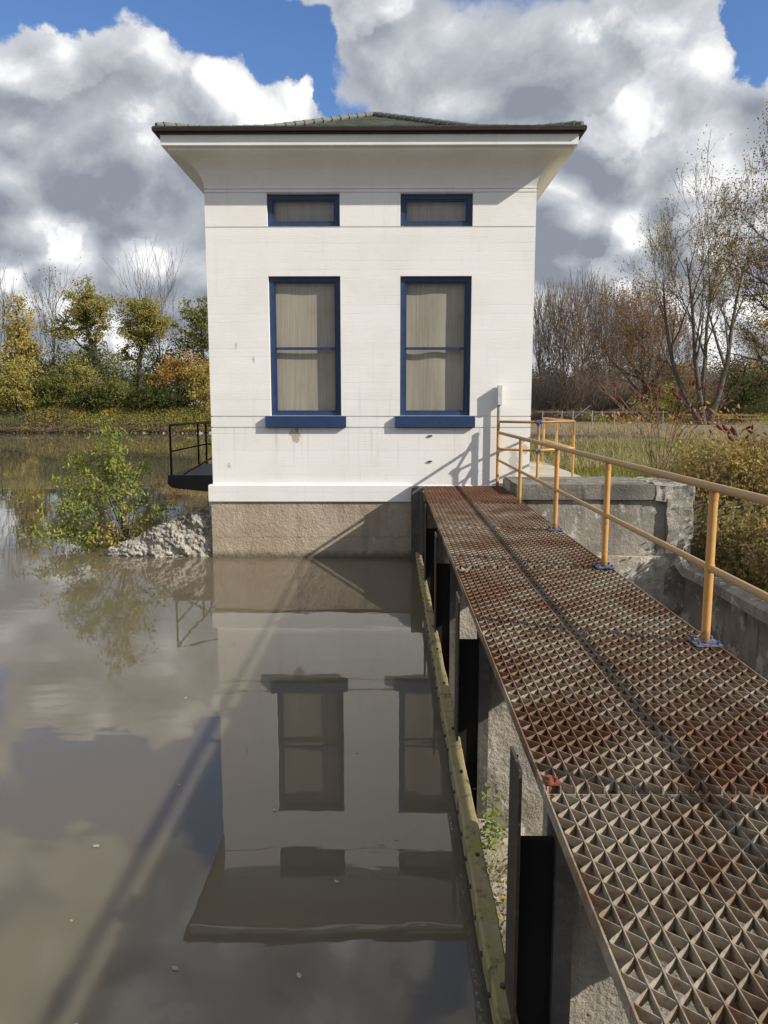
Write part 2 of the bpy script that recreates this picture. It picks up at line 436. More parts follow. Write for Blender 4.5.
#SKYLISTS
GAPS = [(-21.7, 25.4, 4.6, 0.6), (-14.2, 25.9, 3.6, 0.5), (-8.6, 24.4, 2.6, 0.5), (-5.6, 23.3, 2.4, 0.5), (-5.2, 20.5, 1.4, 0.45), (23.7, 23.0, 3.5, 0.75), (-11.1, 30.0, 3.5, 0.5), (3.3, 34.4, 6.0, 0.25), (20.1, 28.1, 3.4, 0.4), (24.8, 9.9, 1.9, 0.2)]
DARK = [(-23.6, 13.7, 7.6, 0.5), (-17.3, 14.2, 6.6, 0.4), (-25.1, 16.9, 3.7, 0.3), (-14.1, 10.6, 5.5, 0.4), (-22.6, 10.1, 4.6, 0.3), (6.2, 20.7, 7.1, 0.5), (0.7, 20.0, 4.0, 0.35), (13.0, 20.9, 3.8, 0.4), (8.9, 23.4, 3.8, 0.3), (14.7, 12.1, 6.8, 0.5), (11.2, 14.5, 6.1, 0.5), (20.4, 12.4, 4.6, 0.45), (17.2, 14.8, 3.3, 0.2), (12.0, 9.3, 4.2, 0.3), (-2.7, 39.3, 13.2, 0.5), (-21.1, 33.1, 6.3, 0.3)]
WHITE = [(-23.2, 20.7, 3.6, 0.7), (-19.8, 20.9, 3.1, 0.6), (-15.3, 22.8, 2.8, 0.55), (-11.7, 23.2, 3.1, 0.6), (-8.4, 21.0, 3.9, 0.7), (-6.3, 20.8, 2.0, 0.5), (-14.5, 19.7, 3.2, 0.4), (-2.1, 23.6, 2.9, 0.6), (0.7, 24.2, 2.5, 0.4), (15.5, 23.6, 3.0, 0.4), (18.1, 20.9, 3.7, 0.7), (20.5, 22.2, 2.4, 0.6), (21.4, 17.8, 4.4, 0.7), (14.4, 17.3, 2.5, 0.6), (24.0, 18.6, 3.0, 0.6), (-21.6, 11.1, 1.4, 0.6), (-18.1, 10.1, 3.4, 0.5), (-19.4, 11.0, 1.3, 0.4), (16.0, 10.8, 2.7, 0.6), (15.4, 9.2, 2.7, 0.4), (24.2, 14.7, 3.7, 0.4), (-24.6, 7.5, 3.3, 0.3), (-18.9, 7.1, 4.1, 0.4), (14.2, 7.3, 4.2, 0.4), (-17.8, 38.4, 4.4, 0.5)]
#ENDSKY
f0 = field(D)
f1 = field(t.vmath('ADD', D, tuple(Vector((.020,-.008,.024)))))
gaps = blobs(GAPS); dark = blobs(DARK); white = blobs(WHITE)
# cover: broken cumulus everywhere, opened by the blue gaps
cov = t.math('ADD', t.math('SUBTRACT', f0, .22), t.math('MULTIPLY', white, .35))
cov = t.math('ADD', cov, t.math('MULTIPLY', dark, .30))
cov = t.math('SUBTRACT', cov, gaps)
sepd = t.new('ShaderNodeSeparateXYZ', ins={'Vector':D})
cov = t.math('ADD', cov, t.ramp(sepd.outputs[2], .06, .26, .22, 0.0))
alpha = t.ramp(cov, -.03, .11)
lit = t.math('MULTIPLY', t.math('SUBTRACT', f0, f1), 5.0)
shade = t.math('ADD', t.math('MULTIPLY', t.math('SUBTRACT', dark, white), .50), .42)
shade = t.math('SUBTRACT', shade, lit)
pf = t.math('SUBTRACT', t.math('ADD', white, t.math('MULTIPLY', t.math('SUBTRACT', f0, .30), 2.0)), t.math('MULTIPLY', dark, .35))
puff = t.ramp(pf, .22, .38)
shade = t.math('SUBTRACT', shade, t.math('MULTIPLY', puff, .34))
shade = t.math('ADD', shade, .10)
thin = t.ramp(cov, .0, .30)
shade = t.math('MULTIPLY', shade, t.math('ADD', .35, t.math('MULTIPLY', thin, .75)))
shade = t.math('ADD', shade, t.math('MULTIPLY', t.math('SUBTRACT', .30, f0), .7))
shade = t.math('ADD', shade, t.math('MULTIPLY', t.math('SUBTRACT', .5, t.noise(DW, 9.0, 7, .62)), 1.0))
shade = t.ramp(shade, -.62, 1.42, smooth=False)
CB = 10.0
ccol = t.new('ShaderNodeValToRGB'); t.l.new(shade, ccol.inputs[0])
cr = ccol.color_ramp
cr.elements[0].position = 0; cr.elements[0].color = (1.0,1.0,1.0,1)
cr.elements[1].position = 1; cr.elements[1].color = (.27,.298,.355,1)
e = cr.elements.new(.28); e.color = (.66,.68,.72,1)
e = cr.elements.new(.55); e.color = (.49,.515,.565,1)
cc = t.vmath('MULTIPLY', ccol.outputs[0], (CB*.76,)*3)
skyc = t.vmath('MULTIPLY', sky.outputs[0], (.70,.88,1.15))
fin = t.mix(alpha, skyc, cc)
bg = t.new('ShaderNodeBackground', ins={'Color':fin,'Strength':.10})
t.new('ShaderNodeOutputWorld', ins={'Surface':bg.outputs[0]})

ld = bpy.data.lights.new('sun', 'SUN'); ld.energy = 4.2; ld.angle = math.radians(.53); ld.color = (1,.94,.845)
lo = bpy.data.objects.new('sun', ld); COL.objects.link(lo); lo.location = (20,-10,30)
lo.rotation_euler = SUN.to_track_quat('Z','Y').to_euler()
cd = bpy.data.cameras.new('camera'); cd.sensor_fit = 'VERTICAL'; cd.sensor_height = 36; cd.lens = 27; cd.clip_start = .05; cd.clip_end = 3000
co = bpy.data.objects.new('camera', cd); COL.objects.link(co)
co.location = (0,0,3.13); co.rotation_euler = (math.radians(90-7.93), 0, math.radians(.45)); sc.camera = co
sc.view_settings.view_transform = 'Standard'; sc.view_settings.look = 'None'; sc.view_settings.exposure = .43; sc.view_settings.gamma = 1
sc.cycles.max_bounces = 8; sc.cycles.transparent_max_bounces = 8
sc.cycles.use_denoising = True
w.cycles.sampling_method = 'MANUAL'; w.cycles.sample_map_resolution = 256

# ------------------------------------------------------------------ ground and water
def sstep(a, b, x):
    u = min(1, max(0, (x-a)/(b-a))); return u*u*(3-2*u)
def ground_z(x, y):
    nz = mnoise.noise((x*.15, y*.15, 3.3))
    if y < 14.3:
        if x < .64: return -2.0
        if x < 5.88: return -1.5
        if x > 5.88: return .08 + 1.38*sstep(5.9, 9.5, x) + nz*.08*sstep(6,8,x)
        return -1.5
    if y > 86:
        return 0 - 2 + 4.5*sstep(85.5, 90.5, y) + nz*.15 + .5*sstep(92,140,y)
    # right meadow behind the wing wall; its shore bends away behind the pump house
    xs = 3.85 if y < 26 else 3.85 + sstep(40,86,y)*9
    land = 1.42 + nz*.08 + .25*sstep(30,70,y)
    return -2.0 + (land+2.0)*sstep(xs-.9, xs-.1, x)
xs = [-600,-300,-150,-100,-80,-60,-50,-45,-40,-35,-30,-25,-20,-15,-10,-5,0,.62,.66,2,3,3.3,3.6,3.9,4.5,5.0,5.86,5.9,6.1,6.4,7,7.6,8.3,9,10,11.5,13,15,17,20,23,26,30,35,40,45,50,60,70,80,100,150,300,600]
ys = [-80,-40,-20,-10,-5,0,2,4,6,8,9,10,11,12,13,14,14.25,14.35,15.5,16.5,18,20,22,24,27,30,34,38,42,47,52,58,64,70,76,82,85,86,87,88,89,90,91,93,96,100,105,112,125,150,250,500,900]
mb = MB()
vs = [(x,y,ground_z(x,y)) for y in ys for x in xs]; nx = len(xs)
mb.add(vs, [(j*nx+i, j*nx+i+1, (j+1)*nx+i+1, (j+1)*nx+i) for j in range(len(ys)-1) for i in range(nx-1)], True)
tag(mb.build('ground', M['meadow']), kind='structure')
mb = MB()
mb.quad((-600,-80,0),(.53,-80,0),(.53,15.9,0),(-600,15.9,0))
mb.add([(-600,15.9,0),(.53,15.9,0),(14,15.9,0),(14,92,0),(-600,92,0)], [(0,1,2,3,4)])
tag(mb.build('water', M['river_water']), kind='structure')
mb = MB(); mb.box(.66, 5.66, -20, 14.2, -1.6, -1.45)
tag(mb.build('spillway_floor', M['dark_concrete']), kind='structure')

# ------------------------------------------------------------------ pump house
BX0, BX1, BY0, BY1 = -3.64, 2.85, 15.7, 22.2
house = thing('pump_house', 'white two storey pump house with blue windows and overhanging hip roof', 'building', (-.4,18.9,0))
house['_at'] = (-.4,18.9,0)
WX = [(-2.42,-.99),(.20,1.615)]
LOW = (2.915,5.66); UP = (6.60,7.225)
rows = [(1.50,2.665,0),(2.665,2.69,.022),(2.69,2.89,0),(2.89,2.912,.022),(2.912,5.66,0),(5.66,6.58,0),(6.58,6.605,.022),(6.605,7.225,0),
        (7.225,7.25,.02),(7.25,7.295,0),(7.295,7.315,.02),(7.315,7.36,0)]
mb = MB()
def inopen(x, z):
    for a, b2 in WX:
        if a < x < b2 and (LOW[0] < z < LOW[1] or UP[0] < z < UP[1]): return True
    return False
cx = [BX0]+[c for w2 in WX for c in w2]+[BX1]
prev = None
for z0, z1, o in rows:
    zz = [z0] + sorted(q for q in LOW+UP if z0 < q < z1) + [z1]
    for k in range(len(zz)-1):
        a, b2 = zz[k], zz[k+1]
        for i in range(5):
            x0 = cx[i] + (o if i == 0 else 0); x1 = cx[i+1] - (o if i == 4 else 0)
            if not inopen((x0+x1)/2, (a+b2)/2): mb.quad((x0,BY0+o,a),(x1,BY0+o,a),(x1,BY0+o,b2),(x0,BY0+o,b2))
    mb.quad((BX1-o,BY0+o,z0),(BX1-o,BY1-o,z0),(BX1-o,BY1-o,z1),(BX1-o,BY0+o,z1))
    mb.quad((BX0+o,BY1-o,z0),(BX0+o,BY0+o,z0),(BX0+o,BY0+o,z1),(BX0+o,BY1-o,z1))
    mb.quad((BX1-o,BY1-o,z0),(BX0+o,BY1-o,z0),(BX0+o,BY1-o,z1),(BX1-o,BY1-o,z1))
    if prev is not None and prev != o:
        q = max(prev,o); p = min(prev,o)
        def rg(o_): return [(BX0+o_,BY0+o_,z0),(BX1-o_,BY0+o_,z0),(BX1-o_,BY1-o_,z0),(BX0+o_,BY1-o_,z0)]
        A, B = rg(p), rg(q)
        for i in range(4): mb.quad(A[i],A[(i+1)%4],B[(i+1)%4],B[i])
    prev = o
for a, b2 in WX:
    for z0, z1 in (LOW, UP):
        y0, y1 = BY0, BY0+.31
        mb.quad((a,y0,z0),(a,y1,z0),(a,y1,z1),(a,y0,z1)); mb.quad((b2,y1,z0),(b2,y0,z0),(b2,y0,z1),(b2,y1,z1))
        mb.quad((a,y0,z0),(b2,y0,z0),(b2,y1,z0),(a,y1,z0)); mb.quad((a,y1,z1),(b2,y1,z1),(b2,y0,z1),(a,y0,z1))
mb.build('wall', M['white_paint'], house)
def ring(o, z): return [(BX0-o,BY0-o,z),(BX1+o,BY0-o,z),(BX1+o,BY1+o,z),(BX0-o,BY1+o,z)]
def loft(mb, prof, smooth=False, cap=False):
    vs = []
    for o, z in prof: vs += ring(o,z)
    n = len(prof)
    mb.add(vs, [(4*k+i,4*k+(i+1)%4,4*k+4+(i+1)%4,4*k+4+i) for k in range(n-1) for i in range(4)], smooth)
    if cap: mb.add(vs[-4:], [(0,1,2,3)])
def split_smooth(mb, prof):
    vs = []
    for i in range(4):
        o0 = len(vs); strip = []
        for o, z in prof:
            r = ring(o,z); strip += [r[i], r[(i+1)%4]]
        mb.add(strip, [(2*k,2*k+1,2*k+3,2*k+2) for k in range(len(prof)-1)], True)
mb = MB()
split_smooth(mb, [(.0,7.36)]+[(.52*(1-math.cos(a*PI/2))*.75+.52*a*.25, 7.36+.50*math.sin(a*PI/2)) for a in [k/12 for k in range(1,13)]])
loft(mb, [(.52,7.86),(.535,7.86),(.535,7.93)])
mb.build('cove_soffit', M['white_paint'], house)
mb = MB(); loft(mb, [(.53,7.92),(.635,7.92),(.64,8.10),(.53,8.10)]); mb.build('fascia', M['white_paint'], house)
mb = MB(); loft(mb, [(.5,8.105),(.70,8.105),(.70,8.135),(.755,8.135),(.76,8.195),(.5,8.195)]); mb.build('gutter', M['gutter_metal'], house)
# roof in slate courses, bell-cast towards the eaves
mb = MB()
W2 = (BX1-BX0)/2; T0 = W2+.75
def roof_z(tt):   # tt distance from apex
    return np.interp(tt, [0,2.15,3.2,T0], [9.80,8.78,8.40,8.22])
N = 19
prof = []
for k in range(N):
    ta = T0*(1-k/N); tb = T0*(1-(k+1)/N)
    prof += [(ta-W2, float(roof_z(ta))), (max(tb,0.02)-W2, float(roof_z(max(tb,0)))-.022)]
loft(mb, [(.72,8.197),(T0-W2-.005,8.20)]+prof, False, True)
roof = mb.build('roof', M['slate'], house)
RC = Vector((-.395,18.95,0))
for (sx, sy) in ((-1,-1),(1,-1),(1,1),(-1,1)):
    m_ = MB(); nn = 22
    for k in range(nn):
        ta, tb = T0*(1-k/nn)+(.02 if k else -.06), T0*(1-(k+1)/nn)-.02
        pa = RC+Vector((sx*ta, sy*ta, float(roof_z(min(ta,T0)))+.015)); pb = RC+Vector((sx*max(tb,0), sy*max(tb,0), float(roof_z(max(tb,0)))+.03))
        m_.tube([pb,pa],[.05,.08 if k else .055],6)
    m_.build('ridge_cap', M['ridge_tile'], roof).location = (0,0,0)
# plinth, foundation
mb = MB()
mb.bev(BX0-.08, .425, BY0-.085, BY0+.2, 1.16, 1.51, .012)
mb.bev(BX0-.08, BX0+.2, BY0+.2, BY1, 1.16, 1.51, .012)
mb.bev(.425, BX1+.02, BY0-.02, BY0+.2, 1.16, 1.50, .012)
mb.build('plinth', M['white_paint'], house)
mb = MB(); mb.box(BX0-.04, BX1, BY0-.04, BY1, -2.0, 1.158); mb.build('foundation', M['tan_concrete'], house)
# windows
def window(a, b2, z0, z1, tall):
    fr = MB(); wf = .095
    y0, y1 = BY0+.085, BY0+.16
    fr.box(a+.002,a+wf,y0,y1,z0+.002,z1-.002); fr.box(b2-wf,b2-.002,y0,y1,z0+.002,z1-.002)
    fr.box(a+wf,b2-wf,y0,y1,z0+.002,z0+wf*(.8 if tall else 1)); fr.box(a+wf,b2-wf,y0,y1,z1-wf,z1-.002)
    f = fr.build('window', M['blue_paint'], house)
    s = MB(); y2, y3 = BY0+.11, BY0+.15; ws = .03
    A, B, Z0, Z1 = a+wf, b2-wf, z0+wf*(.8 if tall else 1), z1-wf
    s.box(A,A+ws,y2,y3,Z0,Z1); s.box(B-ws,B,y2,y3,Z0,Z1); s.box(A+ws,B-ws,y2,y3,Z0,Z0+ws); s.box(A+ws,B-ws,y2,y3,Z1-ws,Z1)
    if tall: s.box(A+ws,B-ws,y2-.012,y3,4.235,4.285)
    x = s.build('sash', M['blue_paint'], f); x.location = (0,0,0)
    g = MB(); g.quad((A+ws,BY0+.13,Z0+ws),(B-ws,BY0+.13,Z0+ws),(B-ws,BY0+.13,Z1-ws),(A+ws,BY0+.13,Z1-ws)); x = g.build('pane', M['window_glass'], f); x.location = (0,0,0)
    g = MB(); nn = 14                                   # slightly bowed blind board
    vs = []; 
    for k in range(nn+1):
        xx = A+(B-A)*k/nn; yy = BY0+.225+.010*math.sin(k*.6+a)
        vs += [(xx,yy,Z0-.02),(xx,yy+.008*math.sin(k*.7),(Z0+Z1)/2),(xx,yy,Z1+.02)]
    g.add(vs, [(3*k+j,3*k+3+j,3*k+4+j,3*k+1+j) for k in range(nn) for j in (0,1)], True)
    x = g.build('board', M['window_board'], f); x.location = (0,0,0)
    if tall:
        g = MB(); g.bev(a-.10,b2+.10,BY0-.10,BY0+.06,2.675,2.912,.015); x = g.build('sill', M['blue_paint'], f); x.location = (0,0,0)
for a, b2 in WX:
    window(a, b2, LOW[0], LOW[1], True); window(a, b2, UP[0], UP[1], False)
# little iron ties on the wall under the sill of the second window
for zz in (2.50, 1.98):
    mb = MB(); mb.box(.78,.86,BY0-.03,BY0+.01,zz,zz+.025); mb.build('iron_tie', M['rusty_steel'], house)

# concrete post between plinth and grating
mb = MB(); mb.box(.435,.655,15.22,15.60,-1.6,1.50)
mb.box(.60,.655,14.95,15.22,-1.6,1.44)
o = mb.build('concrete_post', M['dark_concrete']); tag(o, 'dark concrete post between white plinth and far end of grating', 'post')

# rubble wing at the left corner of the house
mb = MB(); nu, nv = 110, 26
def rub(u, v):
    x = BX0-.06 - u*2.35; top = (1.0 if u < .02 else 1.02*(1-u**1.15)+.02)
    y = 15.86 + v*1.5
    z = top*(1-.25*v)
    n = mnoise.noise((x*2.3,y*2.3,z*2.3))*.13 + mnoise.noise((x*6,y*6,z*6))*.09+ mnoise.noise((x*14,y*14,9))*.04
    return Vector((x, y-n, z+n*.7*(1 if u>.03 else .2)))
front = [[rub(u/nu,0) for u in range(nu+1)]]
vs = []
NR = 44
for j in range(NR):
    for i in range(nu+1):
        p = rub(i/nu,0); f = j/(NR-1)
        z = p.z*f - .4*(1-f)
        vd = mnoise.voronoi((p.x*3.4,z*4.2,1.7))[0]; ve = mnoise.voronoi((p.x*9,z*9,3.7))[0]
        n = .10*(vd[1]-vd[0])+.05*(ve[1]-ve[0]) + mnoise.noise((p.x*2.6,z*2.6,1.7))*.12 + abs(mnoise.noise((p.x*5+z*4,z*9,2.2)))*.08 + abs(mnoise.noise((p.x*14,z*19,5.2)))*.07
        vs.append((p.x, 15.86-abs(n)*1.1+.05-.25*(1-f), z+n*.25*f))
for j in range(1,nv+1):
    for i in range(nu+1): vs.append(tuple(rub(i/nu, j/nv)))
W_ = nu+1
mb.add(vs, [(j*W_+i+1,j*W_+i,(j+1)*W_+i,(j+1)*W_+i+1) for j in range(NR-1+nv) for i in range(nu)], False)
o = mb.build('rubble_wall', M['rubble'], fix=True); tag(o, 'sloping wing of pale broken stone at left foot of pump house', 'rubble wall')

# balcony on the far left side
bal = thing('steel_balcony', 'dark steel balcony with thin black railing on left side of pump house', 'balcony')
mb = MB(); mb.ext([(-5.2,1.5),(-5.22,1.3),(-5.12,1.2),(BX0-.005,1.05),(BX0-.005,1.5)],'y',17.9,21.6); mb.build('platform', M['dark_steel'], bal, fix=True)
for y in (17.98, 20.6, 21.5):
    mb = MB(); mb.tube([(-5.14,y,1.5),(-5.14,y,2.66)],.026,8); mb.build('post', M['black_steel'], bal)
mb = MB(); mb.tube([(-5.14,17.98,2.66),(-5.14,21.5,2.66),(BX0-.01,21.5,2.66)],.026,8); mb.tube([(-5.14,17.98,2.68),(BX0-.01,19.2,2.72)],.02,8); mb.build('top_rail', M['rusty_steel'], bal)
mb = MB(); mb.tube([(-5.14,17.98,2.05),(-5.14,21.5,2.05),(BX0-.01,21.5,2.05)],.02,8); mb.build('mid_rail', M['black_steel'], bal)
mb = MB(); mb.tube([(-4.83,17.93,1.53),(BX0-.01,17.99,2.2)],.026,6); mb.build('brace', M['rusty_steel'], bal)

# ------------------------------------------------------------------ grating walkway
GX0, GX1 = .662, 2.25
joints = [.56,3.1,5.42,7.68,10.2,12.8,15.6]
labels = ['grey brown open steel grating panel at the camera end of the walkway',
          'grating panel with bluish bare patch, second from the camera end',
          'brown rusted grating panel beside the large blue base plate, third from the camera',
          'grating panel with reddish rust and pale patches, fourth from the camera',
          'pale worn grating panel next to the red panel by the house',
          'dark red rusted grating panel touching the white house']
pm = ['grate_grey','grate_mixed','grate_mixed','grate_mixed','grate_mixed','grate_red']
NB = 26; sx = (GX1-GX0-.02)/(NB-1); ZT = 1.5; PITCH = .122
for k in range(6):
    y0, y1 = joints[k]+.004, joints[k+1]-.004
    lift = (0,.004,-.003,.003,.0,.002)[k]; zt = ZT+lift
    rp = random.Random(k)
    root = thing('grating_panel', labels[k], 'grating panel', ((GX0+GX1)/2,(y0+y1)/2,zt-.045), group='grating panels of the walkway'); 
    root['_at'] = tuple(root.location)
    mb = MB()
    mb.box(GX0,GX0+.007,y0,y1,zt-.06,zt+.001); mb.box(GX1-.007,GX1,y0,y1,zt-.06,zt+.001)
    mb.box(GX0+.007,GX1-.007,y0,y0+.005,zt-.046,zt-.03); mb.box(GX0+.007,GX1-.007,y1-.005,y1,zt-.046,zt-.03)
    mb.build('edge_band', M[pm[k] if k else 'grate_mixed'], root)
    mb = MB(); bars = []
    for i in range(NB):
        x = GX0+.01+sx*i + rp.uniform(-.0015,.0015); bars.append(x)
        if 0 < i < NB-1: mb.box(x-.0021,x+.0021,y0+.007,y1-.007,zt-.045,zt)
    mb.build('bearing_bars', M[pm[k]], root)
    mb = MB()
    for i in range(NB-1):
        xa, xb = bars[i]+.003, bars[i+1]-.003
        y = y0+.012+(PITCH/2 if i%2 else 0)-PITCH; side = i%2 if False else 0
        pts = []; s_ = 0
        yy = y0 + .01 - (PITCH/2 if i%2 else 0)
        while yy < y1+PITCH:
            f = .005+rp.uniform(-.001,.002); xx = (xa+.0022) if s_ == 0 else (xb-.0022)
            pts += [(xx,yy-f),(xx,yy+f)]
            xn = (xb-.0022) if s_ == 0 else (xa+.0022)
            for q in (.3,.5,.7):
                e_ = q*.65+.35*q*q*(3-2*q); pts.append((xx+(xn-xx)*e_, yy+f+(PITCH/2-2*f)*q))
            yy += PITCH/2; s_ = 1-s_
        pts = [p for p in pts if y0+.008 < p[1] < y1-.008]
        zb = zt-.041; ztp = zt-.003; th = .0016
        vs = []
        for j, (px, py) in enumerate(pts):
            a = pts[max(j-1,0)]; c = pts[min(j+1,len(pts)-1)]
            dx, dy = c[0]-a[0], c[1]-a[1]; L = math.hypot(dx,dy) or 1
            nx_, ny_ = -dy/L*th, dx/L*th
            vs += [(px+nx_,py+ny_,ztp),(px-nx_,py-ny_,ztp),(px-nx_,py-ny_,zb),(px+nx_,py+ny_,zb)]
        mb.add(vs, [(4*j+q,4*j+(q+1)%4,4*j+4+(q+1)%4,4*j+4+q) for j in range(len(pts)-1) for q in range(4)])
    mb.build('crimped_bars', M[pm[k]], root)
# rusty clip and a stray leaf on the grating edge
mb = MB(); mb.tube([(.69,3.14,1.47),(.69,3.14,1.54)],.014,8); mb.tube([(.69,3.14,1.508),(.69,3.14,1.522)],.022,6); mb.tube([(.722,3.15,1.49),(.722,3.15,1.53)],.009,8); mb.box(.675,.74,3.125,3.165,1.503,1.509)
o = mb.build('bolt_clip', M['red_rust']); tag(o, 'small red rusted bolt clip on the left edge of the grating', 'bolt')
mb = MB()
for k in range(4):
    a = k*1.5; c = Vector((.735+.018*math.cos(a),7.45+.03*math.sin(a),1.506)); u = Vector((math.cos(a+.5),math.sin(a+.5),.35))*.04; v_ = Vector((-math.sin(a),math.cos(a),.2))*.024
    mb.add([c-u*.3-v_, c+u-v_*.4, c+u+v_*.4, c-u*.3+v_, c-u*.3-v_+Vector((0,0,.006)), c+u-v_*.4+Vector((0,0,.006)), c+u+v_*.4+Vector((0,0,.006)), c-u*.3+v_+Vector((0,0,.006))], [(3,2,1,0),(4,5,6,7),(0,1,5,4),(1,2,6,5),(2,3,7,6),(3,0,4,7)])
o = mb.build('dry_leaf', M['pale_leaf']); tag(o, 'crumpled pale dry leaf on the left edge of the grating', 'leaf')
# steel stringers
for i, x in enumerate((1.05, 2.12)):
    mb = MB(); mb.box(x-.05,x+.05,.56,15.6,1.425,1.437); mb.box(x-.05,x+.05,.56,15.6,1.252,1.264); mb.box(x-.005,x+.005,.56,15.6,1.264,1.425)
    if i: mb.box(x-.02,x+.02,.6,4.4,.99,1.25)  # added unseen strip that lowers the beam's shadow on the near pier
    o = mb.build('steel_beam', M['rusty_steel']); tag(o, ['rusted steel beam under the grating on its water side','rusted steel beam under the grating on its railing side, with an added shading strip'][i], 'beam', 'beams under the walkway')

# railing along the walkway
rail = thing('guard_railing', 'long yellow pipe railing along the right edge of the grating', 'railing')
RX = 2.17
posts = [.15,2.62,5.13,7.65,9.99,12.8,15.5]
for i, y in enumerate(posts):
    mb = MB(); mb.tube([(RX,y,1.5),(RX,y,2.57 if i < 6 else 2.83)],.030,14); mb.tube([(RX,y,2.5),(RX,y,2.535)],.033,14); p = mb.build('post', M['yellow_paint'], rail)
    if i < 5:
        mb = MB(); mb.box(RX-.09,RX+.09,y-.085,y+.085,1.5055,1.516)
        mb.tube([(RX,y,1.516),(RX,y,1.53)],.042,14)
        for (a, c) in ((-1,-1),(1,-1),(1,1),(-1,1)): mb.tube([(RX+a*.066,y+c*.062,1.516),(RX+a*.066,y+c*.062,1.54)],.012,6)
        mb.build('base_plate', M['blue_metal'], rail)
mb = MB(); mb.tube([(RX,.0,2.585),(RX,15.52,2.585)],.029,14); mb.build('top_rail', M['worn_yellow'], rail)
mb = MB()
for a, c in zip(posts[:-1], posts[1:]): mb.tube([(RX,a+.028,2.035),(RX,c-.028,2.035)],.024,12)
mb.build('mid_rail', M['worn_yellow'], rail)
for y in posts:
    mb = MB(); mb.tube([(RX,y,2.01),(RX,y,2.062)],.034,14); mb.build('clamp', M['yellow_paint'], rail)

# railing round the landing
lr = thing('landing_railing', 'yellow pipe railing with blue joints around the concrete landing', 'railing')
L0 = 1.66
C = [(2.20,15.5),(2.88,15.0),(3.78,15.9),(3.86,17.9),(3.92,19.7)]
zt = 2.80
for i, (x, y) in enumerate(C):
    if i == 0: continue
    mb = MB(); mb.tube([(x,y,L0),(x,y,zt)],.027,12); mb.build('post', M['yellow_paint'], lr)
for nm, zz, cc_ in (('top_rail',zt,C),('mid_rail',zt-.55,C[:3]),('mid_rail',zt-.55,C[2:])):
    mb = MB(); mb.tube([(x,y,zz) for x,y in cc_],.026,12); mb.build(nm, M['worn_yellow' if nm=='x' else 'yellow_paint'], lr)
for zz in (zt, zt-.55):
    mb = MB(); x, y = C[1]; mb.tube([(x-.05,y,zz),(x+.05,y,zz)],.043,12); mb.tube([(x,y,zz-.07),(x,y,zz+.02)],.038,12); o = mb.build('joint', M['blue_metal'], lr); o['label'] = 'blue pipe joint'
# grey upright with a pale narrow head
up = thing('conduit_pipe', 'grey upright pipe with pale box head in front of the wall', 'pipe', (2.185,15.6,1.5)); up['_at'] = tuple(up.location)
mb = MB(); mb.tube([(2.185,15.6,1.5),(2.185,15.6,3.2)],.032,12); mb.build('pipe', M['grey_metal'], up)
mb = MB(); mb.bev(2.155,2.235,15.52,15.675,3.12,3.53,.012); mb.build('box_head', M['pale_metal'], up)

# landing slab
mb = MB()
mb.ext([(2.30,15.62),(2.30,14.72),(3.62,14.72),(4.0,15.1),(4.0,20.2),(2.9,20.2),(2.9,15.62)], 'z', 1.46, 1.655)
o = mb.build('landing_slab', M['slab_concrete'], fix=True); tag(o, 'thin concrete landing slab at right corner of the white house', 'slab')

# ------------------------------------------------------------------ dam piers with their guides
PD = [3.45,6.57,9.83,12.72]
plab = ['concrete pier nearest the camera with its black slot plate','second concrete pier from the camera, its lit face rough and cracked',
        'third concrete pier from the camera, mostly hidden under the grating','concrete pier closest to the white house under the grating']
for i, d in enumerate(PD):
    pr = thing('concrete_pier', plab[i], 'pier', (1.4,d,-1.45), group='piers under the walkway'); pr['_at'] = tuple(pr.location)
    mb = MB(); n1, n2 = 26, 34
    vs = []
    for j in range(n2+1):
        for k in range(n1+1):
            x = .84+(2.13-.84)*k/n1; z = -1.45+2.70*j/n2
            n = mnoise.noise((x*3,z*3,d))*.028+mnoise.noise((x*9,z*9,d))*.016+mnoise.noise((x*24,z*24,d))*.006
            vs.append((x, d+.02-n, z))
    mb.add(vs, [(j*(n1+1)+k,j*(n1+1)+k+1,(j+1)*(n1+1)+k+1,(j+1)*(n1+1)+k) for j in range(n2) for k in range(n1)], True)
    mb.box(.841,2.129,d+.05,d+.5,-1.449,1.249)
    mb.build('body', M['pier_concrete'], pr)
    mb = MB(); mb.bev(.782,.872,d-.10,d+.12,-1.45,1.43,.008); mb.build('column', M['dark_concrete'], pr)
    mb = MB(); mb.box(.602,.781,d-.055,d-.02,-1.45,1.09); mb.build('slot_plate', M['black_steel'], pr)
    mb = MB(); mb.box(.585,.600,d-.17,d+.09,.2 if True else 0,1.49); mb.box(.600,.622,d+.075,d+.089,1.09,1.45); mb.build('guide', M['guide_steel'], pr)
